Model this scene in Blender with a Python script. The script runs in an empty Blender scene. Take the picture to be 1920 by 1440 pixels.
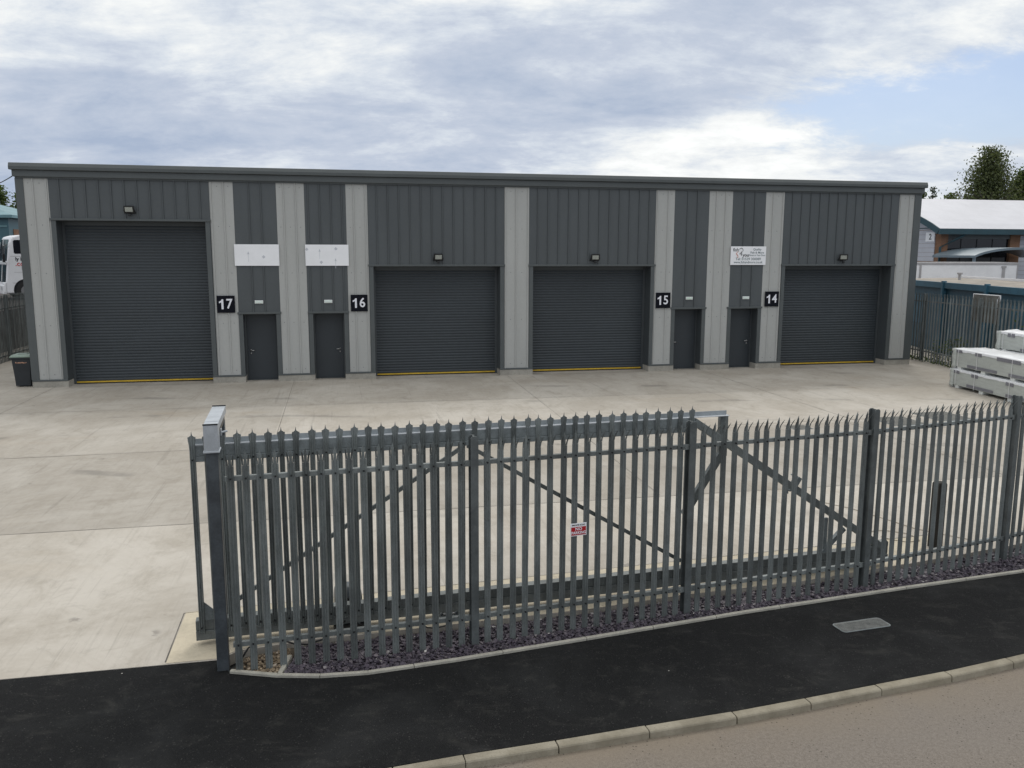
import bpy, math, random
from mathutils import Vector, Matrix
random.seed(7)
R = math.radians
scn = bpy.context.scene
col = scn.collection

# ------------------------------------------------------------------ node helpers
def new_mat(name):
    m = bpy.data.materials.new(name); m.use_nodes = True
    nt = m.node_tree; nt.nodes.clear()
    out = nt.nodes.new('ShaderNodeOutputMaterial'); b = nt.nodes.new('ShaderNodeBsdfPrincipled')
    nt.links.new(b.outputs[0], out.inputs[0])
    return m, nt, b
class N:
    """tiny node-graph helper"""
    def __init__(s, nt): s.nt = nt
    def node(s, t, **kw):
        n = s.nt.nodes.new(t)
        for k, v in kw.items(): setattr(n, k, v)
        return n
    def put(s, sock, v):
        if isinstance(v, bpy.types.NodeSocket): s.nt.links.new(v, sock)
        elif v is not None:
            if sock.type == 'RGBA' and not isinstance(v, (int, float)) and len(v) == 3: v = (*v, 1)
            sock.default_value = v
    def math(s, op, a, b=None, c=None, clamp=False):
        n = s.node('ShaderNodeMath', operation=op); n.use_clamp = clamp
        s.put(n.inputs[0], a); s.put(n.inputs[1], b); s.put(n.inputs[2], c); return n.outputs[0]
    def vmath(s, op, a, b=None, out=0):
        n = s.node('ShaderNodeVectorMath', operation=op); s.put(n.inputs[0], a)
        if b is not None: s.put(n.inputs[1], b)
        return n.outputs[out]
    def mix(s, f, a, b, bt='MIX'):
        n = s.node('ShaderNodeMix', data_type='RGBA', blend_type=bt)
        s.put(n.inputs[0], f); s.put(n.inputs[6], a); s.put(n.inputs[7], b); return n.outputs[2]
    def noise(s, vec, scale, detail=4, rough=.55, dist=0., out='Fac'):
        n = s.node('ShaderNodeTexNoise'); s.put(n.inputs['Vector'], vec)
        n.inputs['Scale'].default_value = scale; n.inputs['Detail'].default_value = detail
        n.inputs['Roughness'].default_value = rough; n.inputs['Distortion'].default_value = dist
        return n.outputs[out]
    def ramp(s, f, stops, interp='LINEAR'):
        n = s.node('ShaderNodeValToRGB'); cr = n.color_ramp; cr.interpolation = interp
        while len(cr.elements) < len(stops): cr.elements.new(.5)
        for e, (p, c) in zip(cr.elements, stops):
            e.position = p; e.color = (c, c, c, 1) if isinstance(c, (int, float)) else (*c, 1)
        s.put(n.inputs[0], f); return n.outputs[0]
    def rng(s, v, a, b, c=0., d=1., smooth=True):
        n = s.node('ShaderNodeMapRange'); n.interpolation_type = 'SMOOTHSTEP' if smooth else 'LINEAR'
        s.put(n.inputs[0], v)
        for i, x in enumerate((a, b, c, d)): n.inputs[i + 1].default_value = x
        return n.outputs[0]
    def mapping(s, vec, scale=(1, 1, 1), rot=(0, 0, 0), loc=(0, 0, 0)):
        n = s.node('ShaderNodeMapping'); s.put(n.inputs[0], vec)
        n.inputs['Scale'].default_value = scale; n.inputs['Rotation'].default_value = rot; n.inputs['Location'].default_value = loc
        return n.outputs[0]
    def bump(s, h, strength, dist=.01):
        n = s.node('ShaderNodeBump'); s.put(n.inputs['Height'], h)
        n.inputs['Strength'].default_value = strength; n.inputs['Distance'].default_value = dist
        return n.outputs[0]
    def pos(s): return s.node('ShaderNodeNewGeometry').outputs['Position']
    def island(s): return s.node('ShaderNodeNewGeometry').outputs['Random Per Island']
    def obj_random(s): return s.node('ShaderNodeObjectInfo').outputs['Random']

def plain(name, c, rough=.5, metal=0., var=.12, scale=3., bump=0., bscale=60., spec=None, streak=None, each=0.):
    """colour with soft noise variation (dirt) and an optional fine bump"""
    m, nt, b = new_mat(name); g = N(nt); p = g.pos()
    v = g.mapping(p, scale=streak) if streak else p
    n = g.noise(v, scale, 5, .6)
    n2 = g.noise(p, scale * 9, 3, .6)
    f = g.math('ADD', g.math('MULTIPLY', n, .7), g.math('MULTIPLY', n2, .3))
    lo = tuple(x * (1 - var) for x in c); hi = tuple(min(1, x * (1 + var)) for x in c)
    cc = g.mix(g.rng(f, .33, .67), lo, hi)
    if each:                                          # every copy weathers a little differently
        cc = g.mix(1, cc, g.rng(g.obj_random(), 0, 1, 1 - each, 1 + each, False), 'MULTIPLY')
    g.put(b.inputs['Base Color'], cc)
    b.inputs['Roughness'].default_value = rough; b.inputs['Metallic'].default_value = metal
    if spec is not None: b.inputs['Specular IOR Level'].default_value = spec
    if bump: g.put(b.inputs['Normal'], g.bump(g.noise(p, bscale, 3, .6), bump, .01))
    return m

M = {}
M['clad_dark'] = plain('dark_cladding', (.076, .086, .092), .42, 0, .07, 1.3, .05, 25, streak=(1, 1, .25))
M['clad_trim'] = plain('dark_trim', (.082, .093, .096), .42, 0, .06, 1.5)
M['clad_reveal'] = plain('reveal_cladding', (.062, .071, .077), .45, 0, .06, 1.5)
M['clad_light'] = plain('light_cladding', (.405, .412, .402), .5, .0, .05, 1.2, .04, 30, streak=(1, 1, .2))
M['roller'] = plain('roller_steel', (.034, .043, .051), .5, 0, .12, .7, streak=(.35, .35, 1))
M['door_paint'] = plain('door_paint', (.034, .042, .050), .5, 0, .06, 1)
M['yellow'] = plain('yellow_rubber', (.55, .36, .03), .6, 0, .15, 3)
M['rubber'] = plain('black_rubber', (.018, .018, .018), .7, 0, .2, 5)
M['plinth'] = plain('plinth_concrete', (.33, .315, .28), .9, 0, .18, 2.2, .3, 50)
M['galv'] = plain('weathered_galvanised', (.158, .174, .173), .52, .15, .30, 5, .06, 60, streak=(1, 1, .35), each=.20)
M['galv_post'] = plain('dark_galvanised_post', (.098, .110, .112), .5, .15, .25, 4, .06, 40)
M['galv_bright'] = plain('bright_galvanised', (.44, .47, .505), .42, .3, .12, 6, .05, 60)
M['galv_flange_shaded'] = plain('shaded_flange_galvanised', (.34, .37, .39), .45, .3, .15, 6, .05, 50)  # bright galvanised darkened: shade on the flange's upright face put into the colour
M['galv_mid'] = plain('beam_galvanised', (.20, .225, .232), .45, .25, .25, 6, .06, 40)
M['post_dark'] = plain('painted_post', (.062, .072, .082), .45, .15, .3, 4, .05, 40)
M['bolt'] = plain('dark_bolt', (.012, .013, .015), .6, .3)
M['white_board'] = plain('white_board', (.86, .87, .90), .35, 0, .03, 2)
M['board_mark'] = plain('board_film_mark', (.55, .57, .62), .4, 0, .1, 8)
M['black_sign'] = plain('black_sign', (.007, .008, .013), .7, 0, .1, 2, spec=.1)
M['white_text'] = plain('white_lettering', (.78, .79, .85), .4, 0, .03, 2)
M['dark_text'] = plain('dark_lettering', (.10, .15, .17), .5, 0, .05, 2)
M['ink_text'] = plain('ink_lettering', (.025, .03, .035), .5, 0, .05, 2)
M['pink_ink'] = plain('salmon_ink', (.62, .25, .18), .5, 0, .1, 6)
M['red_sign'] = plain('red_sign', (.42, .012, .02), .4, 0, .08, 4)
M['lamp_glass'] = plain('lamp_glass', (.36, .38, .35), .25, 0, .15, 30)
M['green_glass'] = plain('exit_light_cover', (.62, .74, .66), .3, 0, .08, 10)
M['black_metal'] = plain('black_metal', (.016, .017, .019), .4, .2, .15, 4)
M['steel'] = plain('brushed_steel', (.52, .52, .52), .3, .9, .05, 5)
M['bin'] = plain('bin_plastic', (.022, .027, .033), .5, 0, .12, 4)
M['bin_lid'] = plain('bin_lid', (.20, .26, .22), .5, 0, .12, 5)
M['bin_print'] = plain('bin_print', (.60, .33, .22), .6, 0, .1, 20)
M['motor'] = plain('motor_housing', (.07, .082, .092), .4, 0, .08, 5)
M['wood'] = plain('weathered_wood', (.034, .031, .026), .9, 0, .35, 6, .5, 30, streak=(6, 6, .6))
M['wrap'] = plain('white_wrap', (.76, .77, .79), .3, 0, .06, 4, .35, 9)
M['pack'] = plain('panel_pack_side', (.46, .485, .46), .4, 0, .09, 2.5, .35, 7, streak=(1, 1, 5))
M['pack_tape'] = plain('grey_edge_protector', (.20, .20, .225), .6, 0, .08, 5)
M['foam'] = plain('foam_foot', (.70, .72, .70), .8, 0, .08, 8)
M['blue_paint'] = plain('blue_paint', (.028, .085, .125), .5, 0, .18, 2)
M['blue_fascia'] = plain('blue_fascia', (.040, .125, .185), .45, 0, .12, 2)
M['felt'] = plain('roof_felt', (.30, .27, .235), .95, 0, .28, 1.3, .3, 30)
M['white_paint'] = plain('white_paint', (.80, .80, .82), .4, 0, .06, 1)
M['grey_rail'] = plain('grey_rail', (.38, .37, .38), .5, 0, .1, 2)
M['white_roof'] = plain('white_roof_sheet', (.58, .58, .62), .45, 0, .05, .8)
M['teal_fascia'] = plain('teal_fascia', (.018, .058, .075), .45, 0, .12, 1)
M['siding'] = plain('grey_siding', (.50, .51, .56), .6, 0, .05, 1)
M['dark_glass'] = plain('dark_glass', (.010, .011, .015), .12, 0, .2, .7)
M['canopy'] = plain('canopy_metal', (.17, .215, .25), .4, .2, .1, 2)
M['teal_wall'] = plain('teal_wall', (.055, .13, .16), .5, 0, .1, 1)
M['teal_roof'] = plain('teal_roof', (.14, .26, .29), .5, 0, .14, .8)
M['coach_white'] = plain('coach_paint', (.80, .80, .82), .25, 0, .04, 2)
M['tyre'] = plain('tyre', (.02, .02, .02), .85, 0, .15, 5)
M['hub'] = plain('wheel_hub', (.30, .30, .31), .4, .5, .1, 5)
M['lens'] = plain('headlamp_lens', (.55, .57, .6), .1, 0, .05, 8)
M['red_text'] = plain('red_lettering', (.55, .03, .03), .5, 0, .05, 2)
M['stem'] = plain('plant_stem', (.06, .05, .03), .9, 0, .2, 5)
M['bark'] = plain('bark', (.10, .085, .07), .95, 0, .3, 3, .4, 12)
M['cable'] = plain('cable_sheath', (.012, .012, .013), .6, 0, .1, 5)
M['rope'] = plain('tan_cord', (.26, .22, .16), .8, 0, .2, 8)
M['mesh_panel'] = plain('wire_mesh_panel', (.17, .165, .15), .7, .2, .25, 3, .3, 30)
M['cover_iron'] = plain('cast_cover', (.115, .115, .105), .8, .1, .25, 4, .4, 40)
M['cover_tray'] = plain('cover_tray', (.16, .165, .16), .75, .15, .3, 14, .5, 60)
M['joint'] = plain('joint_sealant', (.15, .14, .125), .9, 0, .4, 2)

def leaf_mat(name, a, b_):
    m, nt, b = new_mat(name); g = N(nt)
    r = g.island()
    big = g.noise(g.pos(), .7, 3, .6)
    f = g.math('ADD', g.math('MULTIPLY', r, .6), g.math('MULTIPLY', big, .4))
    g.put(b.inputs['Base Color'], g.mix(g.rng(f, .2, .8, smooth=False), a, b_))
    b.inputs['Roughness'].default_value = .6; b.inputs['Specular IOR Level'].default_value = .3
    tr = g.node('ShaderNodeBsdfTranslucent'); g.put(tr.inputs[0], (b_[0] * 1.3, b_[1] * 1.3, b_[2] * .8))
    mx = g.node('ShaderNodeMixShader'); mx.inputs[0].default_value = .35
    nt.links.new(b.outputs[0], mx.inputs[1]); nt.links.new(tr.outputs[0], mx.inputs[2])
    nt.links.new(mx.outputs[0], [n for n in nt.nodes if n.type == 'OUTPUT_MATERIAL'][0].inputs[0])
    return m
M['leaf_birch'] = leaf_mat('birch_leaf', (.040, .056, .024), (.105, .125, .055))
M['leaf_green'] = leaf_mat('tree_leaf', (.036, .060, .020), (.095, .135, .045))
M['leaf_dark'] = leaf_mat('conifer_leaf', (.020, .036, .018), (.055, .075, .035))
M['leaf_weed'] = leaf_mat('weed_leaf', (.035, .055, .022), (.11, .14, .06))

def brick_mat():
    m, nt, b = new_mat('orange_brick'); g = N(nt)
    t = g.node('ShaderNodeTexCoord').outputs['Object']
    sx = g.node('ShaderNodeSeparateXYZ'); g.put(sx.inputs[0], t)
    u = g.math('ADD', sx.outputs[0], sx.outputs[1])
    cb = g.node('ShaderNodeCombineXYZ'); g.put(cb.inputs[0], u); g.put(cb.inputs[1], sx.outputs[2])
    br = g.node('ShaderNodeTexBrick'); g.put(br.inputs['Vector'], cb.outputs[0])
    br.inputs['Color1'].default_value = (.27, .125, .062, 1); br.inputs['Color2'].default_value = (.20, .088, .045, 1)
    br.inputs['Mortar'].default_value = (.30, .26, .22, 1); br.inputs['Scale'].default_value = 1
    br.inputs['Brick Width'].default_value = .225; br.inputs['Row Height'].default_value = .075; br.inputs['Mortar Size'].default_value = .006
    g.put(b.inputs['Base Color'], g.mix(g.rng(g.noise(t, 1.2), .35, .7), br.outputs[0], (.20, .11, .06)))
    b.inputs['Roughness'].default_value = .9
    return m
M['brick'] = brick_mat()

ANG = R(11.70)                                   # heading of the warehouse front
CA, SA = math.cos(ANG), math.sin(ANG)
D0 = 30.74
def W(u, v, z=0.): return Vector((u * CA - v * SA, D0 + u * SA + v * CA, z))    # warehouse (u,v) -> world
def UV(x, y): return (x * CA + (y - D0) * SA, -x * SA + (y - D0) * CA)

def yard_mat():
    m, nt, b = new_mat('yard_concrete'); g = N(nt); p = g.pos()
    q = g.mapping(p, rot=(0, 0, -ANG))               # rotates into the bay grid
    s = g.node('ShaderNodeSeparateXYZ'); g.put(s.inputs[0], q); u, v = s.outputs[0], s.outputs[1]
    # per-bay tone: rows between the long joints, columns between the cross joints
    c0 = UV(0, 0)
    v = g.math('ADD', v, c0[1]); u = g.math('ADD', u, c0[0])
    row = g.math('ADD', g.math('ADD', g.math('GREATER_THAN', v, -15.88), g.math('GREATER_THAN', v, -10.25)), g.math('GREATER_THAN', v, -5.1))
    colm = g.math('FLOOR', g.math('DIVIDE', g.math('ADD', u, .3), 7.55))
    cb = g.node('ShaderNodeCombineXYZ'); g.put(cb.inputs[0], colm); g.put(cb.inputs[1], row)
    wn = g.node('ShaderNodeTexWhiteNoise', noise_dimensions='2D'); g.put(wn.inputs['Vector'], cb.outputs[0])
    tone = g.math('MULTIPLY_ADD', wn.outputs['Value'], .14, .90)
    # tone by row: the street row is palest, the second row and the door apron darkest
    tone = g.math('MULTIPLY', tone, g.ramp(g.math('DIVIDE', row, 3.0), [(0, 1.04), (.33, .88), (.66, .98), (.99, .88)], 'CONSTANT'))
    big = g.noise(p, .30, 7, .70, .6)
    mid = g.noise(g.mapping(p, rot=(0, 0, R(-35)), scale=(1.5, .75, 1)), 1.1, 9, .74, .7)
    fine = g.noise(p, 7, 8, .78)
    broom = g.noise(g.mapping(q, scale=(15, .45, 1)), 1.0, 5, .75)
    c = g.mix(g.rng(big, .36, .66), (.405, .368, .318), (.52, .485, .435))
    c = g.mix(g.math('MULTIPLY', g.rng(mid, .46, .70), .50), c, (.315, .28, .232))
    c = g.mix(g.math('MULTIPLY', g.rng(broom, .5, .72), .30), c, (.29, .265, .23))
    scr = g.noise(g.mapping(q, scale=(5.5, .16, 1), rot=(0, 0, R(4))), 1.0, 3, .6)
    c = g.mix(g.math('MULTIPLY', g.rng(scr, .635, .665), .22), c, (.21, .195, .17))
    c = g.mix(g.math('MULTIPLY', g.rng(fine, .45, .75), .34), c, (.56, .525, .475))
    grime = g.noise(p, 2.6, 9, .78, .8)
    c = g.mix(g.math('MULTIPLY', g.rng(grime, .52, .72), .34), c, (.235, .215, .185))
    # ochre washed stains
    st = g.noise(g.mapping(p, scale=(.35, .8, 1), loc=(3, 1, 0)), .8, 4, .6, .4)
    c = g.mix(g.math('MULTIPLY', g.rng(st, .56, .76), .30), c, (.36, .285, .20))
    # scattered dark spots and tyre scuffs
    vo = g.node('ShaderNodeTexVoronoi'); g.put(vo.inputs['Vector'], p); vo.inputs['Scale'].default_value = .8; vo.inputs['Randomness'].default_value = 1
    spot = g.math('MULTIPLY', g.rng(vo.outputs['Distance'], .10, .03), g.rng(g.noise(p, 7, 2), .45, .6))
    c = g.mix(g.math('MULTIPLY', spot, .55), c, (.16, .145, .13))
    wv = g.node('ShaderNodeTexWave', wave_type='RINGS'); g.put(wv.inputs['Vector'], g.mapping(p, loc=(9, -4, 0)))
    wv.inputs['Scale'].default_value = .11; wv.inputs['Distortion'].default_value = 3; wv.inputs['Detail'].default_value = 2
    sc = g.math('MULTIPLY', g.rng(wv.outputs['Fac'], .93, .995), g.rng(g.noise(p, .5, 4, .6), .52, .68))
    c = g.mix(g.math('MULTIPLY', sc, .5), c, (.18, .17, .155))
    mul = g.node('ShaderNodeMix', data_type='RGBA', blend_type='MULTIPLY'); mul.inputs[0].default_value = 1
    g.put(mul.inputs[6], c); g.put(mul.inputs[7], tone)
    g.put(b.inputs['Base Color'], mul.outputs[2])
    b.inputs['Roughness'].default_value = .85; b.inputs['Specular IOR Level'].default_value = .3
    h = g.math('ADD', g.math('MULTIPLY', broom, .6), fine)
    g.put(b.inputs['Normal'], g.bump(h, .25, .006))
    return m
M['yard'] = yard_mat()

def pad_mat():
    return plain('fresh_pad_concrete', (.52, .46, .355), .9, 0, .12, 1.6, .3, 40)
M['pad'] = pad_mat()

def tarmac_mat():
    m, nt, b = new_mat('new_tarmac'); g = N(nt); p = g.pos()
    fine = g.noise(p, 130, 3, .7)
    big = g.noise(p, .55, 5, .65, .6)
    c = g.mix(g.rng(fine, .35, .7), (.0068, .0072, .0078), (.0175, .018, .0188))
    c = g.mix(g.math('MULTIPLY', g.rng(big, .46, .70), .55), c, (.030, .031, .032))
    pat = g.noise(p, 2.6, 5, .7, .4)                  # dusty footprints and smears
    c = g.mix(g.math('MULTIPLY', g.rng(pat, .52, .76), .30), c, (.066, .064, .059))
    gr_ = g.noise(p, 26, 4, .75)
    c = g.mix(g.math('MULTIPLY', g.rng(gr_, .60, .72), .22), c, (.045, .045, .043))
    sm = g.noise(g.mapping(p, rot=(0, 0, R(-20)), scale=(1, 3.2, 1)), 1.5, 5, .7)
    c = g.mix(g.math('MULTIPLY', g.rng(sm, .54, .74), .28), c, (.062, .060, .055))
    va = g.node('ShaderNodeTexVoronoi'); g.put(va.inputs['Vector'], p); va.inputs['Scale'].default_value = 34
    c = g.mix(g.math('MULTIPLY', g.rng(va.outputs['Distance'], .34, .12), g.rng(g.noise(p, 11, 3), .42, .68, 0, .55)), c, (.075, .074, .070))
    vo = g.node('ShaderNodeTexVoronoi'); g.put(vo.inputs['Vector'], p); vo.inputs['Scale'].default_value = 3.2
    dot = g.math('MULTIPLY', g.rng(vo.outputs['Distance'], .035, .02), g.math('GREATER_THAN', g.noise(p, 1.3, 2), .55))
    c = g.mix(dot, c, (.34, .33, .31))
    g.put(b.inputs['Base Color'], c)
    b.inputs['Roughness'].default_value = .9; b.inputs['Specular IOR Level'].default_value = .12
    g.put(b.inputs['Normal'], g.bump(fine, .55, .006))
    return m
M['tarmac'] = tarmac_mat()

def road_mat():
    m, nt, b = new_mat('old_road_surface'); g = N(nt); p = g.pos()
    fine = g.math('ADD', g.math('MULTIPLY', g.noise(p, 85, 3, .75), .55), g.math('MULTIPLY', g.noise(p, 28, 5, .75), .45)); mid = g.noise(p, 1.2, 5, .6); big = g.noise(p, .3, 4, .6)
    c = g.mix(g.rng(fine, .3, .72), (.105, .091, .079), (.285, .250, .218))
    c = g.mix(g.math('MULTIPLY', g.rng(big, .4, .7), .4), c, (.20, .186, .172))
    at = g.node('ShaderNodeAttribute', attribute_name='grit')
    gr = g.math('MULTIPLY', at.outputs['Fac'], g.rng(mid, .22, .62))
    c = g.mix(g.math('MULTIPLY', gr, .75), c, (.22, .183, .14))
    vo = g.node('ShaderNodeTexVoronoi'); g.put(vo.inputs['Vector'], p); vo.inputs['Scale'].default_value = 20
    dot = g.math('MULTIPLY', g.rng(vo.outputs['Distance'], .20, .10), g.rng(g.math('ADD', g.noise(p, 2.2, 3), g.math('MULTIPLY', at.outputs['Fac'], .10)), .50, .60))
    c = g.mix(g.math('MULTIPLY', dot, .8), c, (.045, .04, .036))
    g.put(b.inputs['Base Color'], c); b.inputs['Roughness'].default_value = .9; b.inputs['Specular IOR Level'].default_value = .2
    g.put(b.inputs['Normal'], g.bump(fine, .6, .008))
    return m
M['road'] = road_mat()

def kerb_mat():
    m, nt, b = new_mat('kerb_concrete'); g = N(nt); p = g.pos()
    n = g.noise(p, 3.0, 6, .65); f = g.noise(p, 45, 3, .7)
    r = g.island()
    c = g.mix(g.rng(n, .3, .7), (.20, .178, .135), (.315, .286, .228))
    c = g.mix(g.math('MULTIPLY', g.rng(f, .45, .75), .35), c, (.15, .13, .095))
    c = g.mix(g.math('MULTIPLY', r, .3), c, (.27, .235, .165))
    st = g.noise(g.mapping(p, scale=(1, 1, 2)), 1.7, 6, .7)
    c = g.mix(g.math('MULTIPLY', g.rng(st, .5, .72), .5), c, (.16, .14, .105))
    g.put(b.inputs['Base Color'], c); b.inputs['Roughness'].default_value = .92
    g.put(b.inputs['Normal'], g.bump(f, .4, .006)); return m
M['kerb'] = kerb_mat()
M['edging'] = plain('edging_concrete', (.36, .345, .30), .9, 0, .16, 5, .3, 50)

def chip_mat(name, stops, rough=.55):
    m, nt, b = new_mat(name); g = N(nt)
    c = g.ramp(g.island(), stops, 'LINEAR')
    c2 = g.mix(g.math('MULTIPLY', g.rng(g.noise(g.pos(), 40, 3, .6), .4, .7), .4), c, (.075, .066, .082))
    g.put(b.inputs['Base Color'], c2); b.inputs['Roughness'].default_value = rough
    return m
M['slate'] = chip_mat('plum_slate', [(0, (.028, .023, .033)), (.45, (.054, .043, .063)), (.8, (.080, .064, .088)), (.965, (.11, .09, .105)), (.992, (.20, .18, .19)), (1, (.56, .54, .52))])
M['slate_bed'] = plain('slate_bed', (.030, .026, .034), .9, 0, .3, 20, .6, 40)
M['stone'] = chip_mat('tan_rubble', [(0, (.12, .085, .05)), (.5, (.26, .20, .13)), (.85, (.38, .30, .21)), (1, (.50, .43, .35))], .9)
M['soil'] = plain('damp_soil', (.075, .058, .040), .95, 0, .35, 9, .6, 30)
M['ground'] = plain('far_ground', (.075, .075, .072), .95, 0, .2, .3)
M['bank'] = plain('earth_bank', (.055, .047, .043), .95, 0, .3, 1.5, .4, 8)

# ------------------------------------------------------------------ mesh helper
class MB:
    def __init__(s): s.v = []; s.f = []; s.m = []
    def add(s, vs, fs, m=0, X=None):
        o = len(s.v)
        s.v += [tuple(X @ Vector(p)) if X is not None else tuple(p) for p in vs]
        s.f += [[i + o for i in f] for f in fs]; s.m += [m] * len(fs); return s
    def bx(s, x0, x1, y0, y1, z0, z1, m=0, X=None):
        vs = [(x0, y0, z0), (x1, y0, z0), (x1, y1, z0), (x0, y1, z0), (x0, y0, z1), (x1, y0, z1), (x1, y1, z1), (x0, y1, z1)]
        return s.add(vs, [(0, 3, 2, 1), (4, 5, 6, 7), (0, 1, 5, 4), (1, 2, 6, 5), (2, 3, 7, 6), (3, 0, 4, 7)], m, X)
    def prism(s, poly, a, b, axis='y', m=0, X=None):
        """poly: 2-D outline; axis: the direction it is extruded along from a to b"""
        def P(p, t): return (p[0], t, p[1]) if axis == 'y' else ((t, p[0], p[1]) if axis == 'x' else (p[0], p[1], t))
        n = len(poly); vs = [P(p, a) for p in poly] + [P(p, b) for p in poly]
        fs = [list(range(n)), list(range(2 * n - 1, n - 1, -1))] + [[i, i + n, (i + 1) % n + n, (i + 1) % n] for i in range(n)]
        return s.add(vs, fs, m, X)
    def bar(s, p, q, w, h, m=0, up=(0, 1, 0)):
        """rectangular bar from p to q; h is measured along `up`, w across"""
        p, q = Vector(p), Vector(q); d = (q - p).normalized(); up = Vector(up)
        sd = d.cross(up).normalized(); up = sd.cross(d).normalized()
        vs = [e + sd * (a * w / 2) + up * (b * h / 2) for e in (p, q) for a, b in ((-1, -1), (1, -1), (1, 1), (-1, 1))]
        return s.add(vs, [(0, 3, 2, 1), (4, 5, 6, 7), (0, 1, 5, 4), (1, 2, 6, 5), (2, 3, 7, 6), (3, 0, 4, 7)], m)
    def tube(s, pts, r, n=8, m=0):
        pts = [Vector(p) for p in pts]; rs = r if isinstance(r, (list, tuple)) else [r] * len(pts); vs = []
        for i, p in enumerate(pts):
            d = (pts[min(i + 1, len(pts) - 1)] - pts[max(i - 1, 0)]).normalized()
            a = d.cross(Vector((0, 0, 1)) if abs(d.z) < .9 else Vector((1, 0, 0))).normalized(); b = d.cross(a)
            vs += [p + (a * math.cos(t) + b * math.sin(t)) * rs[i] for t in (2 * math.pi * k / n for k in range(n))]
        fs = [[i * n + k, i * n + (k + 1) % n, (i + 1) * n + (k + 1) % n, (i + 1) * n + k] for i in range(len(pts) - 1) for k in range(n)]
        fs += [list(range(n))[::-1], [(len(pts) - 1) * n + k for k in range(n)]]
        return s.add(vs, fs, m)
    def sheet(s, rows, t, m=0, closed=False):
        """grid of rows of points given thickness by the vector t"""
        n = len(rows[0]); r = len(rows); t = Vector(t)
        a = [Vector(p) for row in rows for p in row]; b = [p + t for p in a]; o = len(a)
        fs = []
        for i in range(r - 1):
            for k in range(n - 1):
                q = [i * n + k, i * n + k + 1, (i + 1) * n + k + 1, (i + 1) * n + k]
                fs.append(q); fs.append([x + o for x in q[::-1]])
        for i in range(r - 1):
            for k in (0, n - 1):
                q = [i * n + k, (i + 1) * n + k, (i + 1) * n + k + o, i * n + k + o]; fs.append(q if k == 0 else q[::-1])
        for k in range(n - 1):
            for i in (0, r - 1):
                q = [i * n + k, i * n + k + o, i * n + k + 1 + o, i * n + k + 1]; fs.append(q if i == 0 else q[::-1])
        return s.add(a + b, fs, m)
    def text(s, txt, size, X, m=0, bold=0., thick=.003, align='CENTER', shear=0., sx=1.):
        """lettering in the X matrix's xy plane, its front towards +z"""
        c = bpy.data.curves.new('lettering', 'FONT'); c.body = txt; c.size = size; c.align_x = align; c.align_y = 'CENTER'
        c.offset = bold; c.extrude = thick / 2; c.resolution_u = 3; c.shear = shear
        o = bpy.data.objects.new('lettering', c); col.objects.link(o)
        dg = bpy.context.evaluated_depsgraph_get(); me = bpy.data.meshes.new_from_object(o.evaluated_get(dg))
        s.add([(v.co.x * sx, v.co.y, v.co.z) for v in me.vertices], [list(p.vertices) for p in me.polygons], m, X)
        bpy.data.objects.remove(o); bpy.data.curves.remove(c); bpy.data.meshes.remove(me); return s
    def obj(s, name, mats, parent=None, bevel=0., smooth=False, seg=2):
        me = bpy.data.meshes.new(name); me.from_pydata(s.v, [], s.f)
        for x in (mats if isinstance(mats, (list, tuple)) else [mats]): me.materials.append(M[x])
        me.polygons.foreach_set('material_index', s.m)
        if smooth: me.polygons.foreach_set('use_smooth', [True] * len(s.f))
        me.update()
        o = bpy.data.objects.new(name, me); col.objects.link(o)
        if parent: o.parent = parent
        if bevel:
            b = o.modifiers.new('edge', 'BEVEL'); b.width = bevel; b.segments = seg; b.limit_method = 'ANGLE'; b.angle_limit = R(35)
        return o
def tag(o, label, cat, group=None, kind=None):
    o['label'] = label; o['category'] = cat
    if group: o['group'] = group
    if kind: o['kind'] = kind
    return o
def structure(o): o['kind'] = 'structure'; return o
def thing(name, label, cat, loc=(0, 0, 0), rz=0., group=None):
    e = bpy.data.objects.new(name, None); col.objects.link(e); e.empty_display_size = .2
    e.location = loc; e.rotation_euler = (0, 0, rz)
    return tag(e, label, cat, group)
def copy_obj(o, parent=None):
    c = o.copy(); col.objects.link(c)
    if parent: c.parent = parent
    return c
FRONT = Matrix(((1, 0, 0, 0), (0, 0, -1, 0), (0, 1, 0, 0), (0, 0, 0, 1)))   # xy lettering plane -> xz wall facing -y
def front(x, y, z): return Matrix.Translation((x, y, z)) @ FRONT
def interp(pts, x):
    for (x0, y0), (x1, y1) in zip(pts, pts[1:]):
        if x <= x1: break
    return y0 + (y1 - y0) * (x - x0) / (x1 - x0)

# ------------------------------------------------------------------ camera, world, sun
cam = bpy.data.cameras.new('camera'); co = bpy.data.objects.new('camera', cam); col.objects.link(co)
cam.sensor_width = 36; cam.sensor_fit = 'HORIZONTAL'; cam.lens = 1576.86 / 1920 * 36; cam.clip_end = 3000; cam.clip_start = .05
co.matrix_world = Matrix.Translation((0, 0, 4.461)) @ Matrix.Rotation(R(90 - 8.879), 4, 'X') @ Matrix.Rotation(R(.157), 4, 'Z')
scn.camera = co
scn.view_settings.view_transform = 'Standard'; scn.view_settings.look = 'None'; scn.view_settings.exposure = 0; scn.view_settings.gamma = 1

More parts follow.
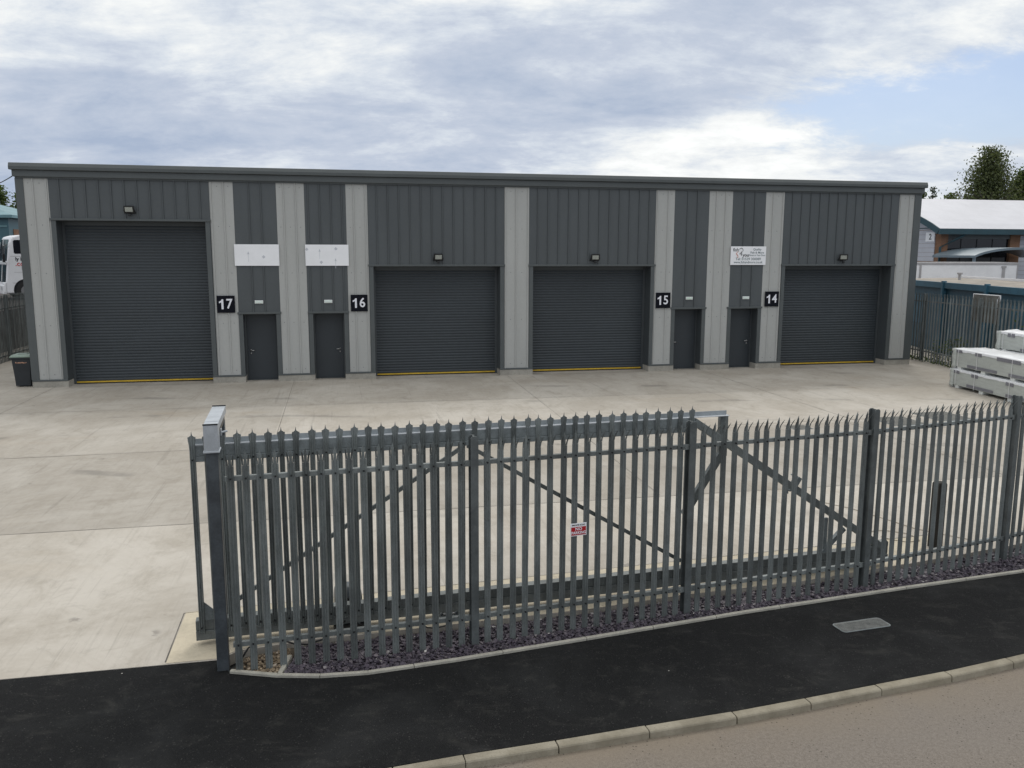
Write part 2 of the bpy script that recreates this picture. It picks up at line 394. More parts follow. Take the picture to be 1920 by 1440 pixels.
SUN_EL, SUN_AZ = R(48), R(16)
w = bpy.data.worlds.new('World'); scn.world = w; w.use_nodes = True
nt = w.node_tree; nt.nodes.clear(); g = N(nt)
wo = g.node('ShaderNodeOutputWorld'); bg = g.node('ShaderNodeBackground'); nt.links.new(bg.outputs[0], wo.inputs[0])
sky = g.node('ShaderNodeTexSky', sky_type='NISHITA'); sky.sun_disc = False
sky.sun_elevation = SUN_EL; sky.sun_rotation = SUN_AZ; sky.altitude = 30; sky.air_density = 1; sky.dust_density = 1.5
d = g.vmath('NORMALIZE', g.node('ShaderNodeTexCoord').outputs['Generated'])
sp = g.node('ShaderNodeSeparateXYZ'); g.put(sp.inputs[0], d)
zz = g.math('ADD', g.math('MAXIMUM', sp.outputs[2], 0.), .30)
cb = g.node('ShaderNodeCombineXYZ')
g.put(cb.inputs[0], g.math('DIVIDE', sp.outputs[0], zz)); g.put(cb.inputs[1], g.math('DIVIDE', sp.outputs[1], zz))
P = cb.outputs[0]
def blob(c, s):          # soft elliptical region of the sky round direction c
    v = g.vmath('MULTIPLY', g.vmath('SUBTRACT', d, c), s)
    return g.rng(g.vmath('LENGTH', v, out=1), 1., 0.)
n_big = g.noise(g.mapping(P, rot=(0, 0, R(-24)), scale=(.9, 1.35, 1), loc=(4.6, 2.9, 0)), 1.05, 3, .5, .15)
n_mid = g.noise(g.mapping(P, rot=(0, 0, R(-20)), scale=(.75, 1.3, 1), loc=(1.9, 2.2, 0)), 3.0, 12, .64, .3)
n_fine = g.noise(g.mapping(P, rot=(0, 0, R(-14)), scale=(1, 1.1, 1)), 9.0, 10, .66, .2)
dens = g.math('ADD', g.math('ADD', g.math('MULTIPLY', n_big, .62), g.math('MULTIPLY', n_mid, .60)), g.math('MULTIPLY', n_fine, .24))
dens = g.math('ADD', dens, -.232)
dens = g.math('ADD', dens, g.math('MULTIPLY', blob((.25, .965, .07), (2.0, 2.0, 11.0)), .09))
dens = g.math('ADD', dens, g.math('MULTIPLY', blob((.25, .965, .105), (2.6, 2.6, 10.0)), .15))
dens = g.math('ADD', dens, g.math('MULTIPLY', blob((.245, .962, .125), (5.5, 5.5, 22.0)), .10))
dens = g.math('ADD', dens, g.math('MULTIPLY', blob((.45, .86, .26), (2.0, 2.0, 5.5)), .06))
dens = g.math('ADD', dens, g.math('MULTIPLY', blob((-.46, .88, .08), (2.0, 2.0, 7.0)), -.09))
dens = g.math('ADD', dens, g.math('MULTIPLY', blob((-.15, .92, .40), (1.8, 1.8, 6.0)), -.05))
dens = g.math('ADD', dens, g.math('MULTIPLY', g.rng(sp.outputs[2], .33, .55), .30))
cloud = g.ramp(dens, [(.33, (4.0, 4.8, 6.25)), (.42, (4.9, 5.6, 6.85)), (.49, (5.6, 6.2, 7.3)), (.56, (6.9, 7.45, 8.2)), (.66, (9.2, 9.4, 9.4)), (.80, (11.5, 11.6, 11.4))])
cn = g.node('ShaderNodeVectorMath', operation='MULTIPLY'); g.put(cn.inputs[0], cloud); cn.inputs[1].default_value = (1.0, 1.0, 1.0)
reg = blob((.50, .85, .155), (2.3, 2.3, 11.0))
gap = g.math('ADD', g.math('MULTIPLY', reg, 1.0), g.math('MULTIPLY', g.math('SUBTRACT', .5, g.math('ADD', g.math('MULTIPLY', n_mid, .6), g.math('MULTIPLY', n_fine, .4))), 2.4))
gap = g.math('MULTIPLY', g.rng(gap, .28, .80), g.rng(reg, .03, .25))
blue = g.mix(.3, sky.outputs[0], (1.7, 3.7, 8.2))
g.put(bg.inputs[0], g.mix(g.math('MULTIPLY', gap, .92), cn.outputs[0], blue))
bg.inputs[1].default_value = .1

sl = bpy.data.lights.new('sun', 'SUN'); sl.energy = 1.0; sl.angle = R(22); sl.color = (1, .95, .88)
so = bpy.data.objects.new('sun', sl); col.objects.link(so)
sd = Vector((math.sin(SUN_AZ) * math.cos(SUN_EL), math.cos(SUN_AZ) * math.cos(SUN_EL), math.sin(SUN_EL)))
so.rotation_euler = sd.to_track_quat('Z', 'Y').to_euler()

# ------------------------------------------------------------------ ground lines (world metres)
EDGE = [(-3.02, 8.43), (-2.49, 8.345), (-2.03, 8.335), (-1.53, 8.41), (-.58, 8.71), (.88, 9.23), (2.95, 9.98), (5.32, 10.77), (7.25, 11.38), (10, 12.55), (14, 14.6), (20, 18.2)]
SLAB = [(-2.95, 8.92), (-2.24, 9.24), (-1.53, 9.41), (-.44, 9.70), (1, 10.09), (2.25, 10.53), (3.97, 11.01), (5.78, 11.70), (7.7, 12.47), (10.5, 13.8), (14, 15.7), (20, 19.4)]
KERB = [(-9, 5.05), (-6, 5.55), (-3, 6.22), (-1.9, 6.52), (-1.04, 6.765), (-.43, 6.95), (.41, 7.18), (1.28, 7.43), (2.17, 7.68), (2.98, 7.94), (3.81, 8.22), (4.68, 8.50), (5.52, 8.81), (6.36, 9.14), (7.2, 9.5), (8.03, 9.87), (8.84, 10.25), (11, 11.4), (14, 13.2), (20, 17)]

MB().add([(-1500, -900, -.16), (1500, -900, -.16), (1500, 2200, -.16), (-1500, 2200, -.16)], [(0, 1, 2, 3)]).obj('ground', 'ground')['kind'] = 'structure'

b = MB()                                             # road, gritty towards the kerb
offs = [0, .12, .35, .8, 3, 14]
for o_ in offs: b.v += [(x, y - o_ - .05, -.072) for x, y in KERB]
n = len(KERB)
for i in range(len(offs) - 1):
    for k in range(n - 1): b.f.append([i * n + k, (i + 1) * n + k, (i + 1) * n + k + 1, i * n + k + 1]); b.m.append(0)
road = structure(b.obj('road', 'road'))
at = road.data.attributes.new('grit', 'FLOAT', 'POINT'); gv = [1, .95, .55, .12, 0, 0]
at.data.foreach_set('value', [gv[i] for i in range(len(offs)) for k in range(n)])

foot = [(-40, 2.0)] + [(x, y + .02) for x, y in KERB] + [(x, y) for x, y in reversed(EDGE)]
fl = W(-7.62, -20.9); f2 = W(-34, -20.9)
foot += [(fl.x, fl.y), (f2.x, f2.y)]
structure(MB().add([(x, y, -.006) for x, y in foot], [list(range(len(foot)))]).obj('footpath', 'tarmac'))

b = MB()                                             # kerb stones laid end to end with open joints
for (x0, y0), (x1, y1) in zip(KERB, KERB[1:]):
    a, c = Vector((x0, y0, 0)), Vector((x1, y1, 0)); L = (c - a).length; k = max(1, round(L / .915))
    t = (c - a).normalized(); ang = math.atan2(t.y, t.x)
    for i in range(k):
        s0, s1 = L * i / k + .005, L * (i + 1) / k - .005
        X = Matrix.Translation(a) @ Matrix.Rotation(ang, 4, 'Z') @ Matrix.Rotation(R(random.uniform(-.25, .25)), 4, 'Y')
        b.prism([(0, -.16), (0, .004), (-.082, .004), (-.096, -.002), (-.105, -.014), (-.114, -.16)], s0, s1, 'x', 0, X)
structure(b.obj('kerb', 'kerb', bevel=.006))

b = MB()                                             # thin concrete edging between slate and footpath
L0 = 0
pts = [Vector((x, y, 0)) for x, y in EDGE]; dense = []
for a, c in zip(pts, pts[1:]):
    k = max(1, round((c - a).length / .46)); dense += [a.lerp(c, i / k) for i in range(k)]
for i, (a, c) in enumerate(zip(dense, dense[1:])):
    t = c - a; L = t.length; ang = math.atan2(t.y, t.x)
    X = Matrix.Translation(a) @ Matrix.Rotation(ang, 4, 'Z')
    g0 = .004 if i % 2 == 0 else -.0005
    b.prism([(-.004, -.12), (-.002, .018), (.004, .024), (.042, .024), (.048, .018), (.050, -.12)], g0, L - (0 if i % 2 == 0 else .004), 'x', 0, X)
structure(b.obj('path_edging', 'edging'))

# yard slab
front_uv = [(-34, -20.9), (-7.62, -20.9), (-7.45, -20.72)] + [UV(x, y) for x, y in SLAB[1:]]
yard_poly = front_uv + [(32, -4), (32, 14), (17.3, 14), (16.62, 9), (16.62, .75), (-16.25, .75), (-16.25, 25), (-34, 25)]
yw = [W(u, v) for u, v in yard_poly]
structure(MB().prism([(p.x, p.y) for p in yw], -.13, 0, 'z').obj('yard', 'yard', None))
b = MB()                                             # sealed joints, laid 4 mm proud
def strip(a, c, wd=.013, z=.004, wob=.012):
    a, c = W(*a), W(*c); t = (c - a).normalized(); s_ = Vector((-t.y, t.x, 0)) * wd / 2; k = max(2, int((c - a).length / .7)); prev = None; vs = []
    for i in range(k + 1):
        p = a.lerp(c, i / k) + s_ * random.uniform(-wob, wob) * 40 * wd; q = s_ * random.uniform(.7, 1.35)
        vs += [(*(p - q).xy, z), (*(p + q).xy, z)]
    b.add(vs, [[2 * i, 2 * i + 2, 2 * i + 3, 2 * i + 1] for i in range(k)])
strip((-24, -4.6), (17.2, -5.35)); strip((-24, -10.65), (14, -9.85)); strip((-30, -15.88), (13.0, -15.88))
for u in (-15.5, -7.8, 7.4): strip((u, 0), (u, -10.1), .012)
strip((-.2, 0), (-.45, -15.8), .009)
for u in (-15.6, 7.0): strip((u, -10.2), (u, -15.85), .012)
strip((-8.2, -20.85), (-8.22, -19.55), .016); strip((-8.22, -19.55), (3.0, -18.75), .012)
for u in (.77, -4.97): strip((u, -.10), (u + 4.5, -.10), .03)
strip((10.8, -.10), (15.4, -.10), .03); strip((-15.05, -.10), (-10.5, -.10), .03)
structure(b.obj('expansion_joint', 'joint'))
pad = [W(-8.19, -20.88), W(-7.64, -20.88), W(-7.45, -20.70), W(-6.6, -20.52)] + [Vector((x, y, 0)) for x, y in SLAB[2:8]] + [W(3.0, -18.78), W(-8.2, -19.53)]
structure(MB().add([(p.x, p.y + (.004 if 3 < i < 10 else 0), .004) for i, p in enumerate(pad)], [list(range(len(pad)))]).obj('gate_pad', 'pad'))

# slate bed and chippings
xs = [-2.46 + .25 * i for i in range(66)]
b = MB(); b.v = [(x, interp(EDGE, x) + .03, -.035) for x in xs] + [(x, interp(SLAB, x) - .003, -.085) for x in xs]; n = len(xs)
b.f = [[k, k + 1, k + 1 + n, k + n] for k in range(n - 1)]; b.m = [0] * (n - 1)
structure(b.obj('slate_bed', 'slate_bed'))
def chips(count, xr, lo, hi, size, flat, zr, seedv, slope=0.):
    rr = random.Random(seedv); b = MB()
    for _ in range(count):
        x = xr[0] + (xr[1] - xr[0]) * rr.random() ** xr[2]; y0, y1 = interp(lo[0], x) + lo[1], interp(hi[0], x) + hi[1]
        y = rr.uniform(y0, y1); sl_ = slope * (y - y0) / (y1 - y0); s_ = rr.uniform(*size); th = s_ * rr.uniform(*flat); z = rr.uniform(*zr) + sl_; k = rr.choice((4, 5, 5, 6))
        a0 = rr.random() * 6.3; el = rr.uniform(.55, 1)
        poly = [(math.cos(a0 + 6.283 * i / k) * s_ * rr.uniform(.75, 1.1), math.sin(a0 + 6.283 * i / k) * s_ * el * rr.uniform(.75, 1.1)) for i in range(k)]
        X = Matrix.Translation((x, y, z)) @ Matrix.Rotation(rr.random() * 6.3, 4, 'Z') @ Matrix.Rotation(rr.gauss(0, .38), 4, 'X') @ Matrix.Rotation(rr.gauss(0, .3), 4, 'Y')
        b.prism(poly, -th / 2, th / 2, 'z', 0, X)
    return b
o = chips(23000, (-2.42, 11.5, 1.2), (EDGE, .06), (SLAB, -.02), (.013, .032), (.18, .4), (-.028, .012), 3, -.055).obj('slate_chippings', 'slate')
tag(o, 'plum purple slate chippings spread under the palisade fence', 'slate chippings', kind='stuff')
b = chips(800, (-2.97, -2.5, .6), (EDGE, .06), (SLAB, -.12), (.007, .026), (.5, .9), (-.045, .0), 5)
o = b.obj('rubble', 'stone'); tag(o, 'pale tan rubble stones at the foot of the gate post', 'rubble', kind='stuff')
b = MB(); b.add([(-3.05, 8.46, -.05), (-2.46, 8.37, -.05), (-2.46, 9.14, -.05), (-3.0, 8.88, -.05)], [(0, 1, 2, 3)])
structure(b.obj('soil', 'soil'))
o = MB().bx(-2.50, -2.45, 8.40, 8.82, -.05, .015).obj('edging_stone', 'edging', bevel=.006)
tag(o, 'short concrete edging stone between the tan rubble and the slate', 'edging stone')

# ------------------------------------------------------------------ warehouse
wh = thing('warehouse', 'long grey industrial unit block with dark cladding, pale panel strips and four roller doors', 'warehouse', (0, D0, 0), ANG)
TOP = 6.84
openings = [(-15.08, -10.49, 5.45, 'r'), (-9.42, -8.32, 2.35, 'd'), (-7.08, -6.02, 2.35, 'd'), (-4.97, -.45, 3.97, 'r'), (.77, 5.30, 3.97, 'r'), (6.31, 7.41, 2.35, 'd'), (8.61, 9.73, 2.35, 'd'), (10.80, 15.42, 3.98, 'r')]
L, Rr = -16.17, 16.55
b = MB(); x = L
for (u0, u1, h, k) in openings:
    b.bx(x, u0, .012, .72, .0, TOP); b.bx(u0, u1, .012, .72, h, TOP); x = u1
b.bx(x, Rr, .012, .72, .0, TOP)
b.bx(L + .01, Rr - .01, .72, 1.0, 0, TOP)            # inner face closing the openings
b.bx(L, L + .25, 1.0, 15, 0, TOP); b.bx(Rr - .25, Rr, 1.0, 15, 0, TOP); b.bx(L + .25, Rr - .25, 14.75, 15, 0, TOP)
b.obj('wall', 'clad_reveal', wh)
b = MB(); b.prism([(.3, 6.85), (7.6, 7.05), (14.8, 6.85), (14.8, 6.75), (7.6, 6.95), (.3, 6.75)], L + .27, Rr - .27, 'x'); b.obj('roof', 'clad_trim', wh)
b = MB()                                              # two-tier parapet running right round
lowp = [(-.12, TOP - .03), (-.12, 7.015), (.20, 7.015), (.20, TOP - .03)]
upp = [(-.21, 7.017), (-.215, 7.12), (-.17, 7.235), (.24, 7.25), (.24, 7.017)]
b.prism(lowp, L - .06, Rr + .06, 'x'); b.prism(upp, L - .12, Rr + .12, 'x')
b.bx(L - .06, L + .2, .202, 15.1, TOP - .03, 7.015); b.bx(L - .12, L + .2, .242, 15.1, 7.017, 7.24)
b.bx(Rr - .2, Rr + .06, .202, 15.1, TOP - .03, 7.015); b.bx(Rr - .2, Rr + .12, .242, 15.1, 7.017, 7.24)
b.bx(L + .21, Rr - .21, 14.9, 15.1, TOP - .03, 7.24)
b.obj('parapet', 'clad_trim', wh, bevel=.012)

def clad(name, u0, u1, z0, z1, ribs, mat, rw=.027, rh=.036, dots=False):
    pts = [(u0, 0)]
    for r_ in ribs:
        if r_ - rw <= u0 or r_ + rw >= u1: continue
        pts += [(r_ - rw, 0), (r_ - rw * .5, -rh), (r_ + rw * .5, -rh), (r_ + rw, 0)]
    pts.append((u1, 0))
    b = MB(); b.sheet([[(p[0], p[1], z) for p in pts] for z in (z0, z1)], (0, .009, 0))
    if dots:
        edges = [u0] + [r_ for r_ in ribs if u0 < r_ < u1] + [u1]
        for z in (.42, 2.05, 3.75, 5.3, 6.62):
            for a, c in zip(edges, edges[1:]):
                if c - a > .2: b.tube([((a + c) / 2, -.006, z), ((a + c) / 2, .002, z)], .013, 6, 1)
    return b.obj(name, [mat, 'clad_trim'] if dots else mat, wh)
light = [(-15.95, -15.23, (-15.68, -15.29)), (-10.32, -9.56, (-10.27, -9.87)), (-8.17, -7.25, (-7.93, -7.54)), (-5.86, -5.13, (-5.6, -5.2)), (-.29, .616, (-.25, .13, .57)),
         (5.44, 6.175, (5.50, 5.92)), (7.56, 8.505, (7.84, 8.22)), (9.87, 10.64, (10.17, 10.58)), (15.6, 16.26, (15.65, 16.05))]
for u0, u1, rb in light: clad('pale_cladding_panel', u0, u1, .26, TOP - .04, rb, 'clad_light', dots=True)
clad('dark_cladding_panel', -15.23, -10.33, 5.52, TOP - .04, [-14.92 + .391 * i for i in range(12)], 'clad_dark')
clad('dark_cladding_panel', -5.12, -.30, 4.04, TOP - .04, [-4.82 + .383 * i for i in range(12)], 'clad_dark')
clad('dark_cladding_panel', .62, 5.43, 4.04, TOP - .04, [.93 + .386 * i for i in range(12)], 'clad_dark')
clad('dark_cladding_panel', 10.65, 15.59, 4.05, TOP - .04, [10.98 + .388 * i for i in range(12)], 'clad_dark')
for u0, u1, rb in ((-9.55, -8.18, (-9.06, -8.67)), (-7.24, -5.87, (-7.13, -6.75, -6.37, -6.0)), (6.18, 7.55, (6.69, 7.08)), (8.51, 9.86, (9.0, 9.41))):
    clad('dark_cladding_panel', u0, u1, 2.42, TOP - .04, rb, 'clad_dark')
# trims: jambs, drip flashings, base flashing, top flashing, corner trims
for (u0, u1, h, k) in openings:
    b = MB(); j = .145
    b.bx(u0 - j, u0, -.022, .012, .26, h + .002); b.bx(u1, u1 + j, -.022, .012, .26, h + .002)
    b.bx(u0 - j - .03, u1 + j + .03, -.05, .012, h + .004, h + .072)
    b.obj('door_surround', 'clad_trim', wh, bevel=.004)
segs = []; x = L
for (u0, u1, h, k) in openings: segs.append((x, u0)); x = u1
segs.append((x, Rr))
for u0, u1 in segs:
    MB().bx(u0, u1, -.045, .012, .205, .262).obj('base_flashing', 'clad_trim', wh, bevel=.004)
    MB().bx(u0 - .005, u1 + .005, -.03, .70, -.05, .203).obj('plinth', 'plinth', wh, bevel=.008)
MB().bx(L, Rr, -.055, .011, TOP - .075, TOP - .02).obj('top_flashing', 'clad_trim', wh)
for u0, u1 in ((L - .02, -15.952), (16.262, Rr + .02)):
    b = MB(); b.bx(u0, u1, -.028, .012, .262, TOP - .076)
    x0 = L - .02 if u0 < 0 else Rr + .001
    b.bx(x0, x0 + .019, .013, .30, .262, TOP - .076); b.obj('corner_trim', 'clad_trim', wh, bevel=.004)
# roller shutters
for (u0, u1, h, k) in openings:
    if k != 'r': continue
    rows = []; z = .075; p = .1005; y = .60
    while z < h + .1:
        for dz, dy in ((0, .011), (.010, .011), (.024, .003), (.048, -.002), (.074, 0), (.090, .004)): rows.append([(u0 + .05, y + dy, z + dz), (u1 - .05, y + dy, z + dz)])
        z += p
    b = MB(); b.sheet(rows, (0, .008, 0)); rd = b.obj('roller_door', 'roller', wh)
    MB().bx(u0 + .055, u1 - .055, .575, .62, .040, .088).obj('yellow_bottom_seal', 'yellow', rd, bevel=.008)
    MB().bx(u0 + .055, u1 - .055, .585, .615, .004, .039).obj('rubber_strip', 'rubber', rd)
    for a_ in (u0 + .002, u1 - .085): MB().bx(a_, a_ + .083, .565, .590, .002, h).obj('guide_rail', 'clad_reveal', rd)
    MB().bx(u0 + .09, u1 - .09, .54, .585, h - .13, h - .004).obj('shutter_hood', 'clad_reveal', rd)
# personnel doors
for i, (u0, u1, h, k) in enumerate([o_ for o_ in openings if o_[3] == 'd']):
    b = MB(); b.bx(u0 + .055, u1 - .055, .46, .51, .02, h - .055); dr = b.obj('door', 'door_paint', wh, bevel=.004)
    b = MB(); b.bx(u0 + .001, u0 + .05, .44, .53, .002, h - .001); b.bx(u1 - .05, u1 - .001, .44, .53, .002, h - .001); b.bx(u0 + .05, u1 - .05, .44, .53, h - .05, h - .001)
    b.obj('door_frame', 'clad_reveal', wh)
    left = i in (0, 2); hx = u0 + .17 if left else u1 - .17; s_ = 1 if left else -1
    b = MB(); b.tube([(hx, .458, 1.05), (hx, .40, 1.05)], .016, 10); b.tube([(hx - s_ * .01, .405, 1.05), (hx + s_ * .13, .405, 1.05)], .014, 10)
    b.tube([(hx, .459, 1.05), (hx, .448, 1.05)], .035, 14); b.tube([(hx, .459, .95), (hx, .446, .95)], .028, 14)
    b.obj('door_handle', 'steel', dr, smooth=True)
    MB().bx(u0 + .03, u1 - .03, .40, .55, .001, .018).obj('threshold', 'clad_trim', wh)

# ------------------------------------------------------------------ things on the front
def place(o_, u, v, z): o_.location = W(u, v, z); o_.rotation_euler = (0, 0, ANG); return o_
for num, u, z, lab in (('17', -9.95, 2.70, 'right of the tall roller door'), ('16', -5.49, 2.70, 'left of the second roller door'),
                       ('15', 5.805, 2.695, 'right of the third roller door'), ('14', 10.28, 2.71, 'left of the last roller door')):
    t = place(thing('number_sign', 'black square sign reading ' + num + ' in white digits, ' + lab, 'number sign', group='unit number signs'), u, 0, z)
    MB().bx(-.29, .29, -.064, -.037, -.29, .29).obj('sign_plate', 'black_sign', t, bevel=.004)
    b = MB(); one = [(-.03, -.168), (.035, -.168), (.035, .168), (-.014, .168), (-.045, .118), (-.105, .092), (-.105, .036), (-.03, .066)]
    b.prism([(x - .118, z) for x, z in one], -.068, -.0645, 'y')
    b.text(num[1], .46, front(.108, -.066, 0), 0, .007, .004, sx=.92); b.obj('digits', 'white_text', t)
for u, lab, marks in ((-8.87, 'blank white board above the personnel door of unit 17', ((-.28, .03, 1), (.22, -.06, 0))),
                      (-6.54, 'blank white board above the personnel door of unit 16', ((-.25, .12, 1), (-.2, -.24, 0), (.3, .22, 0), (.28, -.2, 1), (-.68, .2, 0)))):
    t = place(thing('blank_board', lab, 'sign board', group='blank white sign boards'), u, 0, 4.355)
    MB().bx(-.73, .73, -.058, -.037, -.36, .36).obj('board', 'white_board', t, bevel=.003)
    b = MB()
    for mx, mz, arrow in marks:
        if arrow: b.prism([(mx - .035, mz), (mx + .035, mz), (mx, mz + .10)], -.0595, -.0585, 'y'); b.bx(mx - .006, mx + .006, -.0595, -.0585, mz - .25, mz - .002)
        else: b.prism([(mx - .06, mz), (mx, mz - .06), (mx + .06, mz), (mx, mz + .06)], -.0595, -.0585, 'y')
    b.obj('printed_marks', 'board_mark', t)
t = place(thing('shop_sign', 'white sign with dark lettering and a salmon fish-hook emblem above the unit 14 door', 'shop sign'), 9.21, 0, 4.37)
MB().bx(-.73, .73, -.058, -.037, -.35, .35).obj('board', 'white_board', t, bevel=.003)
b = MB(); y = -.0605
b.text('fish', .175, front(-.52, y, .215), 0, .002, .002); b.text('you', .175, front(-.11, y, .02), 0, .004, .002)
b.text('4', .26, front(-.325, y, .07), 0, -.001, .002, shear=.15)
b.tube([(-.40 + .02, y, .20), (-.37, y, .255), (-.31, y, .28), (-.25, y, .26), (-.225, y, .20), (-.25, y, .14)], [.006, .010, .013, .012, .009, .004], 6)
b.obj('logo_lettering', 'ink_text', t)
b = MB(); b.tube([(-.41, y, .15), (-.47, y, .13), (-.50, y, .08), (-.47, y, .03), (-.43, y, .0), (-.45, y, -.04)], [.006, .014, .018, .018, .014, .006], 6)
b.tube([(-.47, y, -.05), (-.44, y, -.06), (-.40, y, -.045)], [.006, .016, .004], 6); b.obj('emblem', 'pink_ink', t)
b = MB()
b.text('Quality', .115, front(.36, y, .235), 0, .001, .002); b.text('Fish & More', .115, front(.36, y, .115), 0, .001, .002); b.text('Direct to Your Door', .088, front(.36, y, .015), 0, .001, .002, sx=.9)
b.text('Tel: 01529 300089', .135, front(0, y, -.13), 0, .001, .002, sx=1.02); b.text('www.fishandmore.co.uk', .135, front(0, y, -.25), 0, .001, .002, sx=.90)
b.obj('lettering', 'dark_text', t)
for num, u in (('17', -8.87), ('16', -6.55), ('15', 6.86), ('14', 9.19)):
    t = place(thing('bulkhead_light', 'small white emergency light above the unit ' + num + ' personnel door', 'bulkhead light', group='emergency lights over the doors'), u, 0, 2.765)
    MB().bx(-.14, .14, -.056, -.037, -.055, .055).obj('housing', 'white_paint', t, bevel=.008)
    MB().bx(-.12, .12, -.070, -.0565, -.040, .040).obj('cover', 'green_glass', t, bevel=.010)
    if num != '15':
        b = MB()
        for i in range(6): b.bx(-.095 + .034 * i, -.075 + .034 * i, -.0715, -.0702, -.018, .018)
        b.obj('printed_symbol', 'white_text', t)
for num, u, z, yaw in (('17', -12.81, 5.80, .0), ('16', -2.70, 4.28, .0), ('15', 3.08, 4.28, -.25), ('14', 13.19, 4.30, -.45)):
    t = thing('floodlight', 'black square floodlight over the unit ' + num + ' roller door', 'floodlight', group='floodlights over the roller doors')
    t.location = W(u, 0, z); t.rotation_euler = (0, 0, ANG)
    X = Matrix.Translation((0, -.17, .02)) @ Matrix.Rotation(yaw, 4, 'Z') @ Matrix.Rotation(R(20), 4, 'X')
    MB().bx(-.155, .155, -.035, .05, -.11, .115, 0, X).obj('housing', 'black_metal', t, bevel=.012)
    MB().bx(-.115, .115, -.044, -.036, -.065, .085, 0, X).obj('lamp_glass', 'lamp_glass', t)
    b = MB(); b.bx(-.06, .06, -.026, -.010, -.14, .02); b.bar((-.17, -.16, .0), (-.17, -.03, -.10), .012, .03); b.bar((.17, -.16, .0), (.17, -.03, -.10), .012, .03); b.bar((-.17, -.03, -.10), (.17, -.03, -.10), .03, .014)
    b.obj('bracket', 'black_metal', t)
    MB().bx(-.045, .045, -.20, -.13, -.20, -.125).obj('motion_sensor', 'black_metal', t, bevel=.012)

# wheelie bin beside the left corner
t = thing('wheelie_bin', 'black wheelie bin with a grey green lid standing at the warehouse corner', 'wheelie bin', (-16.33, 27.90, 0), R(14))
def ring(hx, y0, y1, z): return [(-hx, y0, z), (hx, y0, z), (hx, y1, z), (-hx, y1, z)]
def loft(b, rings, m=0):
    n = len(rings[0]); vs = [p for r_ in rings for p in r_]
    fs = [[i * n + k, i * n + (k + 1) % n, (i + 1) * n + (k + 1) % n, (i + 1) * n + k] for i in range(len(rings) - 1) for k in range(n)]
    fs += [list(range(n))[::-1], [(len(rings) - 1) * n + k for k in range(n)]]; return b.add(vs, fs, m)
b = MB(); loft(b, [ring(.225, -.24, .20, .03), ring(.25, -.27, .25, .5), ring(.278, -.31, .31, .93), ring(.30, -.34, .34, .935), ring(.30, -.34, .34, .985)]); b.obj('body', 'bin', t, bevel=.018)
b = MB(); loft(b, [ring(.315, -.375, .35, .99), ring(.318, -.38, .36, 1.02), ring(.27, -.31, .31, 1.075)]); b.bx(-.15, .15, -.10, .16, 1.076, 1.095); b.obj('lid', 'bin_lid', t, bevel=.014)
b = MB(); b.tube([(-.24, .40, 1.0), (.24, .40, 1.0)], .018, 8); b.obj('handle', 'bin', t)
for sx in (-1, 1):
    b = MB(); b.tube([(sx * .21, .24, .10), (sx * .27, .24, .10)], .10, 16); b.obj('wheel', 'tyre', t, bevel=.008)
b = MB(); rr = random.Random(2); x = -.17
for i in range(9):
    hgt = rr.uniform(.02, .045); b.prism([(x, .80 + rr.uniform(-.01, .01)), (x + .026, .80 + rr.uniform(-.012, .0)), (x + .03, .80 + hgt), (x + .008, .80 + hgt)], -.302, -.296, 'y'); x += .038
b.obj('printed_mark', 'bin_print', t)

# ------------------------------------------------------------------ palisade fences and gate
def pale_rows(prof, zs):
    return [[(p[0] * sx, p[1] * sy, z) for p in prof] for z, sx, sy in zs]
PROF = [(-.038, .010), (-.030, -.008), (-.014, .003), (0, -.012), (.014, .003), (.030, -.008), (.038, .010)]
def splayed_pale(h, zb, rails):
    """W-section pale whose head splits into an upright spear and two outward-bent prongs"""
    b = MB(); z1 = h - .155
    b.sheet(pale_rows(PROF, [(zb, 1, 1), (z1, 1, 1)]), (0, .003, 0))
    b.sheet([[(-.0145, .003, z1), (0, -.012, z1), (.0145, .003, z1)], [(-.0155, .0, z1 + .10), (0, -.013, z1 + .10), (.0155, .0, z1 + .10)], [(-.001, -.012, h), (0, -.013, h + .006), (.001, -.012, h)]], (0, .0045, 0))
    for s_ in (-1, 1):
        b.sheet([[(s_ * .0145, .003, z1), (s_ * .037, .010, z1)], [(s_ * .019, -.010, z1 + .05), (s_ * .040, -.004, z1 + .05)], [(s_ * .028, -.045, z1 + .105), (s_ * .043, -.040, z1 + .100)], [(s_ * .040, -.070, z1 + .140), (s_ * .042, -.068, z1 + .139)]], (0, .003, 0))
    for z in rails: b.tube([(0, -.024, z), (0, -.004, z)], .010, 8, 1)
    return b
def pointed_pale(h, zb, rails):
    """W-section pale with a flared, shouldered single point"""
    b = MB(); rows = pale_rows(PROF, [(zb, .80, 1), (h - .20, .80, 1), (h - .14, .88, .75), (h - .09, 1.06, .5), (h - .058, 1.12, .4)])
    tip = []
    for (x, y), z in zip(PROF, (-.052, -.047, -.034, .014, -.034, -.047, -.052)): tip.append((x * (1.04 if abs(x) > .035 else .82 if abs(x) > .02 else .55), y * .4, h + z))
    rows.append(tip); b.sheet(rows, (0, .003, 0))
    for z in rails: b.tube([(0, -.024, z), (0, -.004, z)], .010, 8, 1)
    return b
def angle_rail(L, z, w=.05, t=.006, y0=.013):
    b = MB(); b.bx(.0, L, y0, y0 + t, z - w / 2, z + w / 2); b.bx(.0, L, y0 + t, y0 + w, z + w / 2 - t, z + w / 2); return b
